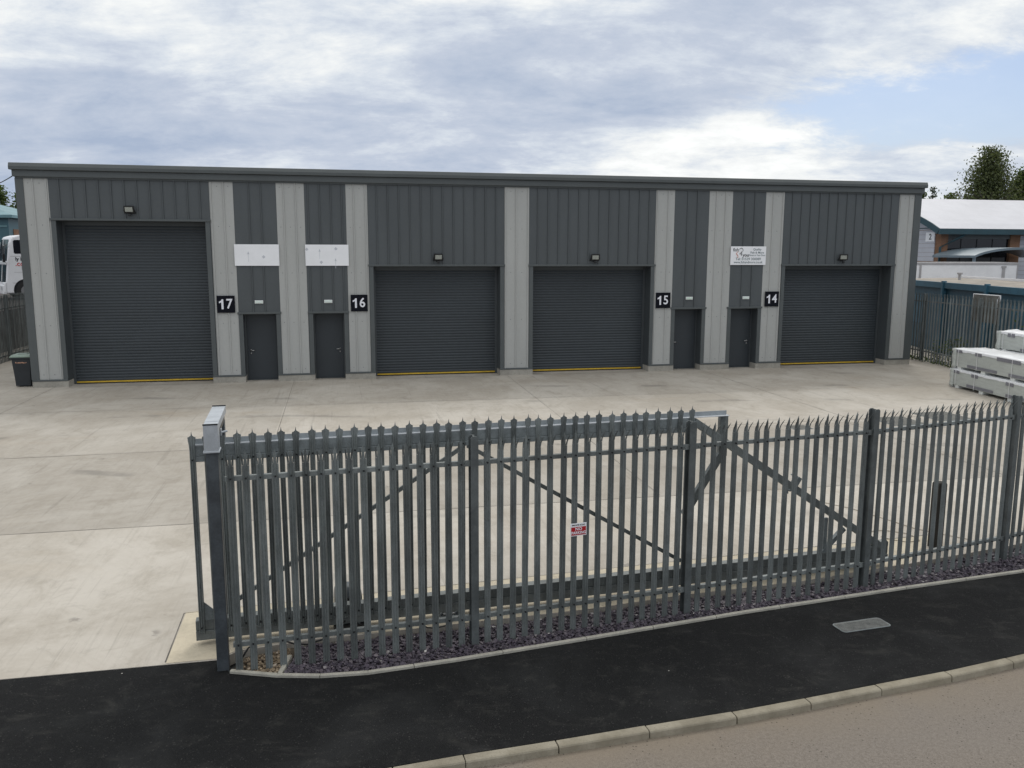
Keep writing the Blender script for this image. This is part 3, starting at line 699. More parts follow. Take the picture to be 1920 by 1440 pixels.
def ibeam(h, w=.088, dpt=.11, zb=-.15, y0=-.02):
    b = MB(); f = .010
    b.prism([(-w / 2, zb), (w / 2, zb), (w / 2, h - .02), (w / 2 - .02, h), (-w / 2 + .02, h), (-w / 2, h - .02)], y0, y0 + f, 'y')
    b.prism([(-w / 2, zb), (w / 2, zb), (w / 2, h - .02), (w / 2 - .02, h), (-w / 2 + .02, h), (-w / 2, h - .02)], y0 + dpt - f, y0 + dpt, 'y')
    b.bx(-.006, .006, y0 + f, y0 + dpt - f, zb, h - .004); return b

FP = [(-3.068, 8.42), (-.42, 9.168), (2.20, 10.01), (4.80, 10.88), (7.33, 11.97), (9.78, 13.22)]
pf = thing('palisade_fence', 'galvanised palisade fence with triple-pointed pales beside the slate bed', 'fence', (FP[0][0], FP[0][1], 0))
O = Vector((*FP[0], 0)); proto = None; pp = None
for i, (a, c) in enumerate(zip(FP, FP[1:])):
    a, c = Vector((*a, 0)) - O, Vector((*c, 0)) - O; t = c - a; ang = math.atan2(t.y, t.x); Lb = t.length
    if i > 0:
        q = ibeam(2.44).obj('post', 'galv_post', pf) if pp is None else copy_obj(pp, pf)
        pp = pp or q; q.location = a; q.rotation_euler = (0, 0, ang)
    for z in (.30, 2.13):
        s0 = .10 if i == 0 else .055
        q = angle_rail(Lb - s0 - .055, z).obj('rail', 'galv', pf); q.location = a + t.normalized() * s0; q.rotation_euler = (0, 0, ang)
        for s_ in (0, 1):
            if i == 0 and s_ == 0: continue
            k = MB().bx(-.05, .05, .006, .0125, z - .035, z + .035); k.tube([((-.02 if s_ else .02), -.006, z), ((-.02 if s_ else .02), .006, z)], .011, 8)
            q2 = k.obj('fish_plate', 'galv', pf); q2.location = a + t.normalized() * (Lb - .075 if s_ else .075); q2.rotation_euler = (0, 0, ang)
    for k in range(1, 18):
        if proto is None: q = proto = splayed_pale(2.42, -.11, (.30, 2.13)).obj('pale', ['galv', 'bolt'], pf)
        else: q = copy_obj(proto, pf)
        q.location = a + t * (k / 18) + Vector((random.uniform(-.003, .003), 0, random.uniform(-.006, .006)))
        q.rotation_euler = (R(random.uniform(-.25, .25)), R(random.uniform(-.2, .2)), ang + R(random.uniform(-1.5, 1.5)))

ga, gb = Vector((-3.57, 9.02, 0)), Vector((5.38, 11.57, 0)); gang = math.atan2(gb.y - ga.y, gb.x - ga.x)
gt = thing('sliding_gate', 'galvanised cantilever sliding gate with single-pointed pales standing open behind the fence', 'gate', ga, gang)
q0 = None
for i in range(39):
    q = pointed_pale(2.50, .16, (2.19, .23)).obj('pale', ['galv', 'bolt'], gt) if q0 is None else copy_obj(q0, gt)
    q0 = q0 or q; q.location = (.05 + .1603 * i, random.uniform(-.003, .003), random.uniform(-.006, .006)); q.rotation_euler = (0, R(random.uniform(-.25, .25)), R(random.uniform(-1.5, 1.5)))
    if i == 24: q.rotation_euler = (R(-.6), R(.9), R(9))
b = MB(); b.bx(.02, 6.20, .022, .105, 2.225, 2.340); b.bx(.02, 6.20, .016, .105, 2.160, 2.222); b.obj('top_beam', 'galv_mid', gt, bevel=.004)
b = MB(); b.bx(.06, 6.70, .024, .110, 2.343, 2.350); gr = b.obj('guide_rail', 'galv_bright', gt); MB().bx(.06, 6.70, .106, .112, 2.3505, 2.405).obj('flange', 'galv_flange_shaded', gr)
b = MB(); b.bx(-.02, 9.36, .030, .150, .185, .300); b.bx(-.02, 9.36, .016, .158, .070, .182); b.obj('bottom_beam', 'galv', gt, bevel=.004)
MB().bx(.02, .08, .022, .08, .303, 2.157).obj('stile', 'galv', gt); MB().bx(6.10, 6.19, .022, .10, .303, 2.157).obj('stile', 'galv', gt)
for p, q in (((.40, .062, .47), (3.13, .062, 2.15)), ((3.17, .062, 2.15), (6.08, .062, .40))): MB().bar(p, q, .048, .03).obj('cross_brace', 'galv', gt)
MB().bar((6.20, .065, 2.29), (9.30, .065, .27), .098, .08).obj('diagonal_beam', 'galv', gt, bevel=.004)
b = MB(); b.bx(6.62, 6.74, .118, .180, 1.78, 2.342); b.bar((6.69, .15, 1.84), (6.15, .15, 1.0), .10, .06); b.bar((6.69, .145, 1.86), (6.69, .06, 1.86), .09, .05); b.obj('rail_support', 'galv', gt, bevel=.003)
b = MB(); b.bar((8.62, .07, .62), (8.28, .07, .30), .06, .06); b.bx(8.28, 8.34, .05, .09, .30, .80); b.obj('strut', 'galv_mid', gt)
b = MB(); b.bar((7.72, .12, 1.22), (7.83, .12, 1.42), .05, .03); b.bar((7.70, .01, 1.24), (7.82, .01, 1.43), .06, .02); b.tube([(7.66, .13, 1.27), (7.66, -.01, 1.27)], .012, 8); b.tube([(7.76, .13, 1.45), (7.76, -.01, 1.45)], .012, 8); b.bx(7.63, 7.68, .06, .10, 1.20, 1.26); b.obj('clamp', 'galv_mid', gt)
b = MB(); b.bx(8.40, 8.47, .06, .10, .80, .825); b.tube([(8.44, .08, .79), (8.44, .08, .80)], .03, 10); b.obj('limit_switch', 'black_metal', gt)
b = MB(); b.prism([(.08, .303), (.30, .303), (.08, .52)], .03, .045, 'y'); b.obj('gusset', 'galv_mid', gt)
b = MB(); b.prism([(9.08, .303), (9.36, .303), (9.36, .36), (9.32, .40)], .028, .10, 'y'); b.obj('end_plate', 'galv', gt)

t = thing('gate_post', 'dark square gate portal post with a bright galvanised bracket on top', 'gate post', (-3.125, 8.56, 0), R(14.5))
b = MB(); b.bx(-.062, .062, -.075, .055, -.06, 2.412); b.obj('post', 'post_dark', t, bevel=.008)
b = MB(); b.bx(-.06, .06, .87, 1.0, -.06, 2.55); b.obj('rear_post', 'post_dark', t, bevel=.008)
b = MB(); b.bx(-.072, .072, -.092, .10, 2.414, 2.70); b.bx(-.082, .082, -.10, .105, 2.405, 2.425); b.obj('bracket_box', 'galv_bright', t, bevel=.005)
b = MB(); b.bx(-.072, .072, .101, 1.02, 2.690, 2.702); b.bx(-.072, -.064, .101, 1.02, 2.625, 2.689); b.bx(.064, .072, .101, 1.02, 2.625, 2.689); b.obj('top_channel', 'galv_bright', t)
b = MB(); b.bx(-.055, .055, .101, 1.0, 2.535, 2.66); b.bx(-.074, .074, -.096, -.080, 2.699, 2.712); b.bx(-.074, .074, 1.005, 1.02, 2.703, 2.714); b.obj('inner_beam', 'black_metal', t)
for yy in (.42, .72):
    b = MB(); b.tube([(0, yy, 2.36), (0, yy, 2.52)], .032, 12); b.tube([(0, yy, 2.52), (0, yy, 2.556)], .012, 8); b.obj('guide_roller', 'rubber', t, smooth=True)
b = MB(); b.tube([(.08, .20, 2.56), (.14, .22, 2.57)], .012, 8); b.bx(.073, .085, .17, .24, 2.53, 2.60); b.obj('bolt_lug', 'galv_bright', t)

t = thing('gate_motor', 'grey rounded gate motor on the pad behind the bottom beam', 'gate motor', (-2.02, 9.86, 0), gang)
MB().bx(-.20, .20, -.40, .17, .004, .06).obj('base_plate', 'black_metal', t)
b = MB(); loft(b, [ring(.165, -.13, .14, .05), ring(.165, -.13, .14, .28), ring(.155, -.12, .13, .36), ring(.12, -.09, .10, .415), ring(.06, -.05, .05, .43)]); b.obj('housing', 'motor', t, bevel=.03, smooth=True, seg=3)
b = MB(); b.bx(-.05, .05, -.150, -.131, .10, .30); b.obj('front_cover', 'black_metal', t, bevel=.008)
for s_, lab in ((1.70, 'grey roller carriage under the gate beam beside the gate motor'), (2.92, 'grey roller carriage under the gate beam with a black cable loop')):
    p = ga + Vector((math.cos(gang), math.sin(gang), 0)) * s_
    t = thing('roller_carriage', lab, 'roller carriage', (p.x - math.sin(gang) * .08, p.y + math.cos(gang) * .08, 0), gang, 'gate roller carriages')
    b = MB(); b.bx(-.15, .15, -.08, .08, .004, .018); b.bx(-.13, -.11, -.07, .07, .018, .066); b.bx(.11, .13, -.07, .07, .018, .066); b.obj('bracket', 'galv_mid', t)
    for x in (-.06, .06):
        b = MB(); b.tube([(x, -.05, .040), (x, .05, .040)], .024, 12); b.obj('roller', 'steel', t, smooth=True)
o = MB(); o.tube([(-2.98, 8.72, .02), (-2.93, 8.80, .10), (-2.80, 8.87, .17), (-2.62, 8.90, .16), (-2.45, 8.93, .09), (-2.32, 9.0, .05), (-2.15, 9.12, .06), (-2.02, 9.30, .12), (-1.97, 9.6, .10), (-1.98, 9.75, .06)], .011, 8)
tag(o.obj('power_cable', 'cable', smooth=True), 'black cable looping from the gate post to the gate motor', 'cable')
o = MB(); o.tube([(-1.05, 9.55, .02), (-1.0, 9.44, .05), (-.90, 9.40, .06), (-.80, 9.44, .07), (-.74, 9.58, .04), (-.78, 9.70, .02)], .008, 8)
tag(o.obj('cable_loop', 'cable', smooth=True), 'small black cable loop under the gate beam near the fence post', 'cable')

# warning sign on two pales
a = Vector((*FP[1], 0)); c = Vector((*FP[2], 0)); dr_ = (c - a).normalized(); p = a + dr_ * 1.262
t = thing('warning_sign', 'small white and red private road no parking sign on two fence pales', 'sign', (p.x, p.y, 1.24), math.atan2(dr_.y, dr_.x))
t.rotation_euler = (0, R(-1.0), t.rotation_euler.z)
MB().bx(-.102, .102, -.026, -.022, -.078, .078).obj('sign_plate', 'white_board', t, bevel=.0015)
MB().bx(-.094, .094, -.0275, -.0262, -.068, .032).obj('red_field', 'red_sign', t)
b = MB(); b.text('PRIVATE ROAD', .026, front(0, -.0275, .054), 0, .0006, .001, sx=.94); b.obj('black_lettering', 'ink_text', t)
b = MB(); b.text('NO', .050, front(0, -.0290, .006), 0, .0012, .001, sx=1.1); b.text('PARKING', .048, front(0, -.0290, -.040), 0, .0012, .001, sx=.92); b.obj('white_lettering', 'white_text', t)

def side_fence(name_lab, a, c, h, rails, n, posts, lift=0.):
    a, c = Vector((*a, 0)), Vector((*c, 0)); t = c - a; ang = math.atan2(t.y, t.x); Lb = t.length
    f = thing('palisade_fence', name_lab, 'fence', a, ang)
    q0 = None
    for i in range(n):
        q = splayed_pale(h, .02, ()).obj('pale', ['galv', 'bolt'], f) if q0 is None else copy_obj(q0, f)
        q0 = q0 or q; q.location = (Lb * (i + .5) / n, 0, 0); q.rotation_euler = (0, R(random.uniform(-.3, .3)), R(random.uniform(-2, 2)))
    for z in rails: angle_rail(Lb, z).obj('rail', 'galv', f)
    p0 = None
    for s_ in posts:
        q = ibeam(h - .04, y0=.02).obj('post', 'galv', f) if p0 is None else copy_obj(p0, f); p0 = p0 or q; q.location = (s_ + .0, 0, 0)
    return f
side_fence('tall palisade fence running beside the blue flat-roofed cabin on the right', (16.78, 39.4), (18.32, 24.5), 2.86, (.43, 2.50), 77, (1.1, 4.1, 7.65, 10.4, 13.1))
side_fence('dense palisade fence with pales close together left of the wheelie bin', (-19.6, 29.3), (-22.0, 41.0), 2.74, (.25, 2.16), 76, (2.6, 5.4, 8.1, 10.9))

# ------------------------------------------------------------------ things in the yard
t = thing('timber_post', 'short weathered timber post standing in the yard behind the fence', 'timber post', (6.52, 12.42, 0), R(20))
b = MB(); loft(b, [ring(.082, -.07, .07, 0), ring(.082, -.07, .07, .55), ring(.080, -.07, .07, 1.0), ring(.072, -.06, .06, 1.03)]); b.obj('post', 'wood', t, bevel=.008)
b = MB(); b.tube([(-.10, -.04, .02), (-.13, -.06, .25), (-.10, -.08, .48), (-.14, -.09, .52), (-.12, -.09, .60)], .006, 6); b.obj('wire', 'cable', t)
o = MB(); o.tube([(5.6, 14.75, .010), (6.0, 14.35, .010), (6.35, 13.75, .010), (6.62, 13.25, .010), (6.95, 12.95, .010), (7.2, 12.75, .010)], .005, 6)
tag(o.obj('loose_cord', 'rope'), 'long thin tan cord lying across the concrete towards the timber post', 'cord')
o = MB(); o.tube([(5.72, 13.06, .010), (5.95, 13.16, .010), (6.12, 13.14, .010), (6.35, 13.02, .010), (6.44, 12.80, .010), (6.40, 12.66, .010), (6.18, 12.60, .010), (5.98, 12.72, .010), (5.88, 12.86, .010)], .005, 6)
tag(o.obj('looped_cord', 'rope'), 'thin looped cord on the concrete beside the gate tail', 'cord')
for nm, (x, y), sx, sy, rz, lab in (('drain_cover', (7.45, 21.38), .27, .25, 11.7, 'small dark drain cover on the long yard joint'), ('inspection_cover', (10.4, 22.25), .52, .55, 11.7, 'dark square inspection cover in the yard, nearer to the long gate'), ('inspection_cover', (11.95, 22.95), .55, .6, 11.7, 'dark square inspection cover in the yard, nearer to the panel packs')):
    t = thing(nm, lab, 'drain cover', (x, y, 0), R(rz), 'yard covers' if nm == 'inspection_cover' else None)
    MB().bx(-sx, sx, -sy, sy, .002, .009).obj('frame', 'galv_mid', t)
    MB().bx(-sx + .03, sx - .03, -sy + .03, sy - .03, .0095, .014).obj('lid', 'cover_iron', t)
t = thing('inspection_cover', 'pale recessed tray cover with rounded corners set in the black footpath', 'drain cover', (4.26, 9.655, -.006), R(16.5))
def rrect(hx, hy, r, n=4):
    return [(sx * (hx - r) + r * math.cos(a0 + k * math.pi / 2 / n), sy * (hy - r) + r * math.sin(a0 + k * math.pi / 2 / n)) for sx, sy, a0 in ((1, 1, 0), (-1, 1, math.pi / 2), (-1, -1, math.pi), (1, -1, -math.pi / 2)) for k in range(n + 1)]
MB().prism(rrect(.345, .125, .05), .002, .007, 'z').obj('frame', 'galv_mid', t)
b = MB(); b.prism(rrect(.33, .11, .04), .0075, .010, 'z')
for i in range(20):
    for j in range(6): b.bx(-.31 + i * .0318, -.31 + i * .0318 + .022, -.095 + j * .032, -.095 + j * .032 + .022, .0102, .014)
b.obj('tray', 'cover_tray', t)

# insulated panel packs on foam feet
PD = R(-85.2)
def pack(loc, L, wd, h, foot, lab, marks, seedv, bumps=True):
    """a long wrapped pack: local x runs along it, -y is the side seen from the gate"""
    rr = random.Random(seedv)
    t = thing('panel_pack', lab, 'panel pack', loc, PD, 'wrapped packs of wall panels'); f = foot
    b = MB(); b.bx(0, L, 0, wd, f, f + h); b.obj('panels', 'pack', t, bevel=.012)
    nx, ny = 46, 10; rows = []                        # crumpled white film over the top, hanging a little down the sides
    for i in range(nx + 1):
        x = -.025 + (L + .05) * i / nx; row = [(x, -.012, f + h - .05 - .02 * rr.random())]
        for j in range(ny + 1):
            y = -.010 + (wd + .02) * j / ny
            edge = min(1, min(j, ny - j) / 2, min(i, nx - i) / 2)
            row.append((x + rr.uniform(-.01, .01), y, f + h + .012 + edge * (abs(rr.gauss(0, .022)) + .045 * max(0, math.sin(x * 2.1 + seedv + j * .3)) * max(0, math.sin(j * .6)))))
        row.append((x, wd + .012, f + h - .06)); rows.append(row)
    b = MB(); b.sheet(rows, (0, 0, .003)); b.obj('top_film', 'wrap', t, smooth=True)
    rows = []                                          # film gathered round the far end
    for k in range(9):
        z = f - .06 + (h + .08) * k / 8; q = .05 + .035 * math.sin(k * 1.3 + seedv) + .02 * rr.random()
        rows.append([(.22, -.014, z), (.05, -.016 - .01 * rr.random(), z), (-q * .7, .02, z), (-q, wd * .3, z), (-q - .01, wd * .7, z), (-.02, wd + .012, z)])
    b = MB(); b.sheet(rows, (0, .003, 0)); b.obj('end_film', 'pack', t, smooth=True)
    if f > 0:
        for x in (.28, 1.55 + rr.uniform(-.1, .1), 2.95, 4.2):
            if x < L: MB().bx(x, x + .20, .02, wd - .02, .001, f - .001).obj('foot', 'foam', t, bevel=.01)
        MB().bx(.02, .16, .02, wd - .02, .001, f - .001).obj('foot', 'foam', t, bevel=.01)
    b = MB()
    for x0, x1, z0, z1 in marks: b.bx(x0, x1, -.016, -.0125, f + z0, f + z1)
    b.obj('edge_protector', 'pack_tape', t)
    b = MB()
    for x in (.33, 1.33, 3.02, 4.3):
        if x < L: b.bx(x, x + .018, -.0185, -.0165, f - .02, f + h); b.bx(x, x + .018, -.012, wd + .012, f + h + .004, f + h + .008)
    b.obj('strap', 'white_paint', t)
pk = Vector((14.90, 28.32, .0))
pack(pk + Vector((0, 0, 0)), 5.6, 1.18, .52, .10, 'long wrapped panel pack standing on foam feet at the bottom of the pile', [(.22, .30, .40, .50), (.36, .52, .40, .50), (1.16, 1.31, .38, .49), (1.36, 1.50, .38, .49), (.95, 2.3, .03, .12), (2.86, 3.0, .38, .49), (3.06, 3.22, .38, .49), (2.9, 4.2, .03, .12)], 1)
pack(pk + Vector((.02, -.02, .625)), 5.6, 1.18, .56, .11, 'long wrapped panel pack with white film top lying on the bottom pack', [(.22, .32, .46, .555), (.36, .54, .46, .555), (1.22, 1.56, .45, .555), (2.3, 3.4, .44, .555), (.85, 2.35, .03, .12), (2.9, 3.6, .03, .12)], 2)
p2 = Vector((16.24, 28.12, 0))
pack(p2 + Vector((0, 0, 0)), 5.4, 1.12, .54, .10, 'wrapped panel pack at the bottom of the rear pile by the fence', [], 3)
pack(p2 + Vector((0, 0, .65)), 5.4, 1.12, .54, .10, 'wrapped panel pack in the middle of the rear pile by the fence', [], 4)
pack(p2 + Vector((.02, 0, 1.30)), 5.4, 1.12, .55, .05, 'wrapped panel pack at the top of the rear pile by the fence', [(.55, .70, .42, .54), (.74, .90, .42, .54), (1.6, 1.9, .42, .54), (1.2, 1.7, .03, .10)], 6)

# ------------------------------------------------------------------ vegetation
def leaves(b, pts, size, rr, m=0, droop=0.):
    for c in pts:
        s_ = size * rr.uniform(.6, 1.25); a = Vector((rr.gauss(0, 1), rr.gauss(0, 1), rr.gauss(0, .7))).normalized()
        if droop: a = (a + Vector((0, 0, -droop))).normalized()
        u = a.cross(Vector((rr.gauss(0, 1), rr.gauss(0, 1), rr.gauss(0, 1)))).normalized()
        c = Vector(c); b.add([c - a * s_ * .1, c + a * s_ * .45 + u * s_ * .32, c + a * s_, c + a * s_ * .45 - u * s_ * .32], [(0, 1, 2, 3)], m)
def tree(name, lab, cat, loc, h, rad, z0, mat, nb, per, size, seedv, shape=None, droop=0., group=None, trunk=None):
    rr = random.Random(seedv); t = thing(name, lab, cat, loc, rr.random() * 6, group); tr = trunk or h * .018
    b = MB(); b.tube([(0, 0, -.2), (.02 * h * rr.uniform(-1, 1), 0, h * .3), (.02 * h * rr.uniform(-1, 1), .01 * h, h * .65), (0, 0, h * .97)], [tr, tr * .75, tr * .4, tr * .08], 8)
    L_ = MB(); shape = shape or (lambda q: math.sin(min(1, q * 1.15 + .12) * math.pi) ** .7)
    for i in range(nb):
        q = (i + rr.random()) / nb; z = z0 + (h - z0) * q; r_ = rad * shape(q) * rr.uniform(.65, 1.12); a = rr.random() * 6.283
        tip = Vector((math.cos(a) * r_, math.sin(a) * r_, z + r_ * rr.uniform(-.05, .35) * (0 if droop else 1)))
        base = Vector((0, 0, max(z0 * .6, z - r_ * .5)))
        b.tube([base, base.lerp(tip, .55) + Vector((0, 0, .06 * r_)), tip], [tr * .28, tr * .16, tr * .05], 5)
        pts = []
        for k in range(per):
            f = rr.random() ** .6; c = base.lerp(tip, .25 + .8 * f); s_ = (.10 + .16 * (1 - q)) * rad
            if droop: c += Vector((rr.gauss(0, s_ * .8), rr.gauss(0, s_ * .8), -abs(rr.gauss(0, .16)) * rad * (1 + 1.3 * f) + .06 * rad))
            else: c += Vector((rr.gauss(0, s_), rr.gauss(0, s_), rr.gauss(0, s_ * .7)))
            pts.append(c)
        leaves(L_, pts, size, rr, 0, droop)
    b.obj('trunk', 'bark', t); L_.obj('crown', mat, t); return t
cone = lambda q: max(.04, (1 - q) ** .8) * min(1, .5 + q * 3)
tree('birch_tree', 'tall weeping birch rising behind the white curved roof', 'tree', (44.5, 80.5, -.1), 14.3, 5.7, 3.0, 'leaf_birch', 190, 150, .22, 11, lambda q: (1 - q) ** .88 * min(1, .55 + 2 * q) * (1.05 + .25 * math.sin(q * 23)) + .03, .9)
tree('broadleaf_tree', 'round green tree on the right of the weeping birch', 'tree', (48.0, 81, -.1), 11.9, 3.6, 3.0, 'leaf_green', 110, 120, .30, 12)
tree('broadleaf_tree', 'low broad tree behind the white roof beside the weeping birch', 'tree', (49.4, 97, -.1), 11.0, 2.6, 3.0, 'leaf_green', 50, 60, .30, 13)
tree('conifer_tree', 'thin sparse conifer spire behind the white roof', 'tree', (46.9, 96, -.1), 11.9, 1.1, 5.0, 'leaf_dark', 40, 22, .22, 14, cone)
tree('broadleaf_tree', 'ragged small tree just right of the warehouse roof end', 'tree', (45.2, 95, -.1), 11.2, 1.8, 4.0, 'leaf_green', 40, 40, .28, 15)
for i, (x, y, h, r_) in enumerate(((-61.5, 108, 11.6, 4.2), (-66.5, 111, 12.6, 4.6), (-72.5, 112, 11.9, 4.8), (-57, 113, 11.4, 4.0))):
    tree('broadleaf_tree', ('green tree at the right end of the row behind the teal building', 'taller green tree second from the right behind the teal building', 'broad green tree at the left edge behind the teal building', 'green tree hidden mostly by the warehouse corner')[i], 'tree', (x, y, -.1), h, r_, 2.5, 'leaf_green', 55, 70, .42, 20 + i, group='trees behind the teal building')
def bush(name, lab, loc, h, rad, n, size, mat, seedv, cat='bush'):
    rr = random.Random(seedv); t = thing(name, lab, cat, loc); b = MB(); L_ = MB()
    for i in range(max(6, n // 40)):
        a = rr.random() * 6.283; r_ = rad * rr.random() ** .5; tip = Vector((math.cos(a) * r_, math.sin(a) * r_, h * rr.uniform(.55, 1)))
        b.tube([(tip.x * .25, tip.y * .25, 0), (tip.x * .6, tip.y * .6, tip.z * .55), tip], [.012, .009, .004], 5)
        k = n // max(6, n // 40); pts = []
        for j in range(k): f = rr.uniform(.2, 1.05); pts.append(Vector((tip.x * (.25 + .75 * f), tip.y * (.25 + .75 * f), tip.z * f)) + Vector((rr.gauss(0, .10), rr.gauss(0, .10), rr.gauss(0, .08))))
        leaves(L_, pts, size, rr)
    b.obj('stems', 'stem', t); L_.obj('leaves', mat, t); return t
bush('shrub', 'tall green shrub growing through the fence right of the wire mesh panel', (18.72, 30.3, -.1), 2.9, .75, 700, .11, 'leaf_green', 31)
bush('weed_clump', 'leafy weeds behind the fence nearer to the warehouse corner', (17.62, 34.6, -.1), 1.15, .45, 260, .09, 'leaf_weed', 32, 'weeds')
bush('weed_clump', 'taller leafy weeds behind the fence nearer to the panel packs', (17.72, 32.9, -.1), 1.45, .5, 320, .09, 'leaf_weed', 33, 'weeds')
rr = random.Random(41); b = MB(); pts = []
for i in range(900):
    y = rr.uniform(26, 37.5); pts.append((16.78 + (39.4 - y) * .1034 + rr.uniform(-.12, .35), y, rr.uniform(-.02, .22) * rr.random() + .02))
leaves(b, pts, .10, rr); tag(b.obj('undergrowth', 'leaf_weed'), 'low ragged undergrowth along the foot of the right fence', 'undergrowth', kind='stuff')

# ------------------------------------------------------------------ right-hand neighbours
t = thing('wire_mesh_frame', 'white framed wire mesh panel leaning behind the right fence', 'mesh panel', (17.76, 32.55, 0), R(-84))
MB().bx(.04, 1.52, -.01, .01, 1.90, 2.92).obj('mesh', 'mesh_panel', t)
b = MB(); b.tube([(0, 0, 1.86), (.04, 0, 2.94), (1.56, 0, 2.94), (1.58, 0, 1.86)], .026, 6); b.tube([(1.44, -.02, 1.86), (1.44, -.02, 2.8), (1.56, -.02, 2.94)], .014, 6); b.obj('frame', 'white_paint', t)
b = MB(); b.bx(.06, .12, .02, .08, -.1, 1.9); b.bx(1.40, 1.46, .02, .08, -.1, 1.9); b.obj('leg', 'galv', t)

a0, a1 = Vector((19.62, 44.0, 0)), Vector((18.78, 25.0, 0)); tt = a1 - a0; Lc = tt.length
t = thing('cabin_building', 'blue flat-roofed cabin with a felt roof behind the right fence', 'cabin', a0, math.atan2(tt.y, tt.x))
# local: x runs towards the street, +y runs away to the right
b = MB(); b.bx(0, Lc, .12, 3.4, -.1, 2.98); b.obj('wall', 'blue_paint', t)
b = MB(); b.bx(-.1, Lc + .1, 0, .10, 2.93, 3.20); b.obj('fascia', 'blue_fascia', t, bevel=.01)
b = MB(); b.prism([(.101, 2.985), (3.45, 3.06), (3.45, 3.24), (.101, 3.17)], -.1, Lc + .1, 'x'); b.obj('roof', 'felt', t)
b = MB(); b.bx(-.1, Lc + .1, 3.455, 3.60, 2.9, 3.34); b.obj('back_upstand', 'white_paint', t)
for x in (.6, 5.9, 9.7, 14.0): MB().bx(x, x + .17, -.06, .118, -.1, 3.26).obj('post', 'blue_fascia', t, bevel=.01)
for x in (2.4, 11.5): MB().bx(x, x + 1.6, .10, .118, 1.2, 2.5).obj('shutter', 'blue_fascia', t)
b = MB(); b.tube([(2.8, 2.2, 3.15), (2.8, 2.2, 3.48)], .07, 8); b.tube([(2.8, 2.2, 3.48), (2.8, 2.2, 3.56)], .13, 8); b.obj('roof_vent', 'grey_rail', t)

t = thing('trailer', 'white box trailer parked in front of the brick building', 'trailer', (31.05, 52.2, 0), R(5))
b = MB(); b.bx(-11.5, 0, 0, 2.5, 1.05, 3.80); b.obj('body', 'white_paint', t, bevel=.02)
b = MB(); b.bx(-11.53, .03, -.03, 2.53, 3.802, 3.95); b.bx(-11.53, .03, -.03, 2.53, .95, 1.048); b.obj('top_rail', 'grey_rail', t)
b = MB(); b.bx(-.03, .03, -.025, -.001, 1.05, 3.80); b.bx(-.98, -.80, -.04, -.001, 1.05, 3.62); b.bx(-1.04, -.74, -.05, -.001, 3.62, 3.74); b.bx(-6.3, -6.18, -.03, -.001, 1.05, 3.80); b.bx(-9.3, -9.2, -.03, -.001, 1.05, 3.80); b.obj('pillar', 'grey_rail', t)
for x in (-1.6, -2.9, -9.8):
    b = MB(); b.tube([(x, .02, .42), (x, .32, .42)], .52, 18); wv_ = b.obj('wheel', 'tyre', t, bevel=.03)
    b = MB(); b.tube([(x, .0, .42), (x, .019, .42)], .24, 14); b.obj('hub', 'hub', wv_)
MB().bx(-11.3, -.2, .9, 1.6, .55, .948).obj('chassis', 'black_metal', t)

t = thing('brick_building', 'brick building with a white curved roof, teal fascia and dark glazed front', 'building', (32.75, 65.2, -.1), ANG)
HW = 6.2
b = MB(); b.bx(0, 26, .35, 2 * HW, 0, 6.4); b.bx(0, .62, 0, .349, 0, 6.4); b.bx(6.15, 7.05, 0, .349, 0, 6.4); b.bx(7.05, 26, .02, .349, 0, 1.2); b.obj('wall', 'brick', t)
arc = [(-.75 + (HW + .75) * k / 8, 6.45 + 2.65 * (k / 8) ** .88) for k in range(9)] + [(HW + (HW + .75) * k / 8, 6.45 + 2.65 * (1 - k / 8) ** .88) for k in range(1, 9)]
b = MB(); b.prism([(y, z) for y, z in arc] + [(y * .985 + HW * .015, z - .10) for y, z in reversed(arc)], -.75, 27, 'x')
b.obj('roof', 'white_roof', t)
b = MB(); b.prism([(y * .999 + HW * .001, z - .0) for y, z in arc] + [(y * .97 + HW * .03, z - .42) for y, z in reversed(arc)], -.83, -.755, 'x')
b.bx(-.83, 27, -.78, -.70, 6.02, 6.42); b.obj('fascia', 'teal_fascia', t)
b = MB(); n = 20; b.prism([(y, z) for y, z in [(0, 6.41), (HW, 8.7), (2 * HW, 6.41)]], -.02, .3, 'x'); b.obj('gable', 'siding', t)
b = MB()
for i in range(7): b.bx(-.06, -.001, .62, 2 * HW - .2, 4.0 + i * .34, 4.0 + i * .34 + .325)
b.obj('siding', 'siding', t)
MB().bx(-.045, -.001, .6, 2 * HW - .2, 6.50, 6.57).obj('gable_flashing', 'teal_fascia', t)
b = MB(); b.bx(.64, 6.13, .20, .33, .3, 5.70); gl = b.obj('glazing', 'dark_glass', t)
b = MB(); b.bx(.63, 6.14, .05, .34, 5.70, 6.39); b.obj('soffit_panel', 'clad_trim', t)
b = MB()
for x in (1.9, 3.3, 4.7): b.bx(x, x + .06, .16, .199, .3, 5.70)
b.bx(.64, 6.13, .16, .199, 3.3, 3.38); b.obj('mullion', 'black_metal', gl)
b = MB()
for i in range(14): b.bx(7.06, 26, .28 - .0, .348, 1.25 + i * .34, 1.25 + i * .34 + .325)
b.obj('front_siding', 'siding', t)
b = MB(); b.tube([(1.6, -.55, 6.0), (.9, -.30, 5.6), (-.12, -.12, 5.05), (-.14, -.12, 0)], .09, 8); b.obj('drainpipe', 'teal_fascia', t)
X90 = Matrix.Translation((-.075, 0, 0)) @ Matrix(((0, 0, -1, 0), (-1, 0, 0, 0), (0, 1, 0, 0), (0, 0, 0, 1)))
sg = MB().bx(-.10, -.062, .62, 1.62, 5.50, 6.20).obj('number_board', 'white_board', t)
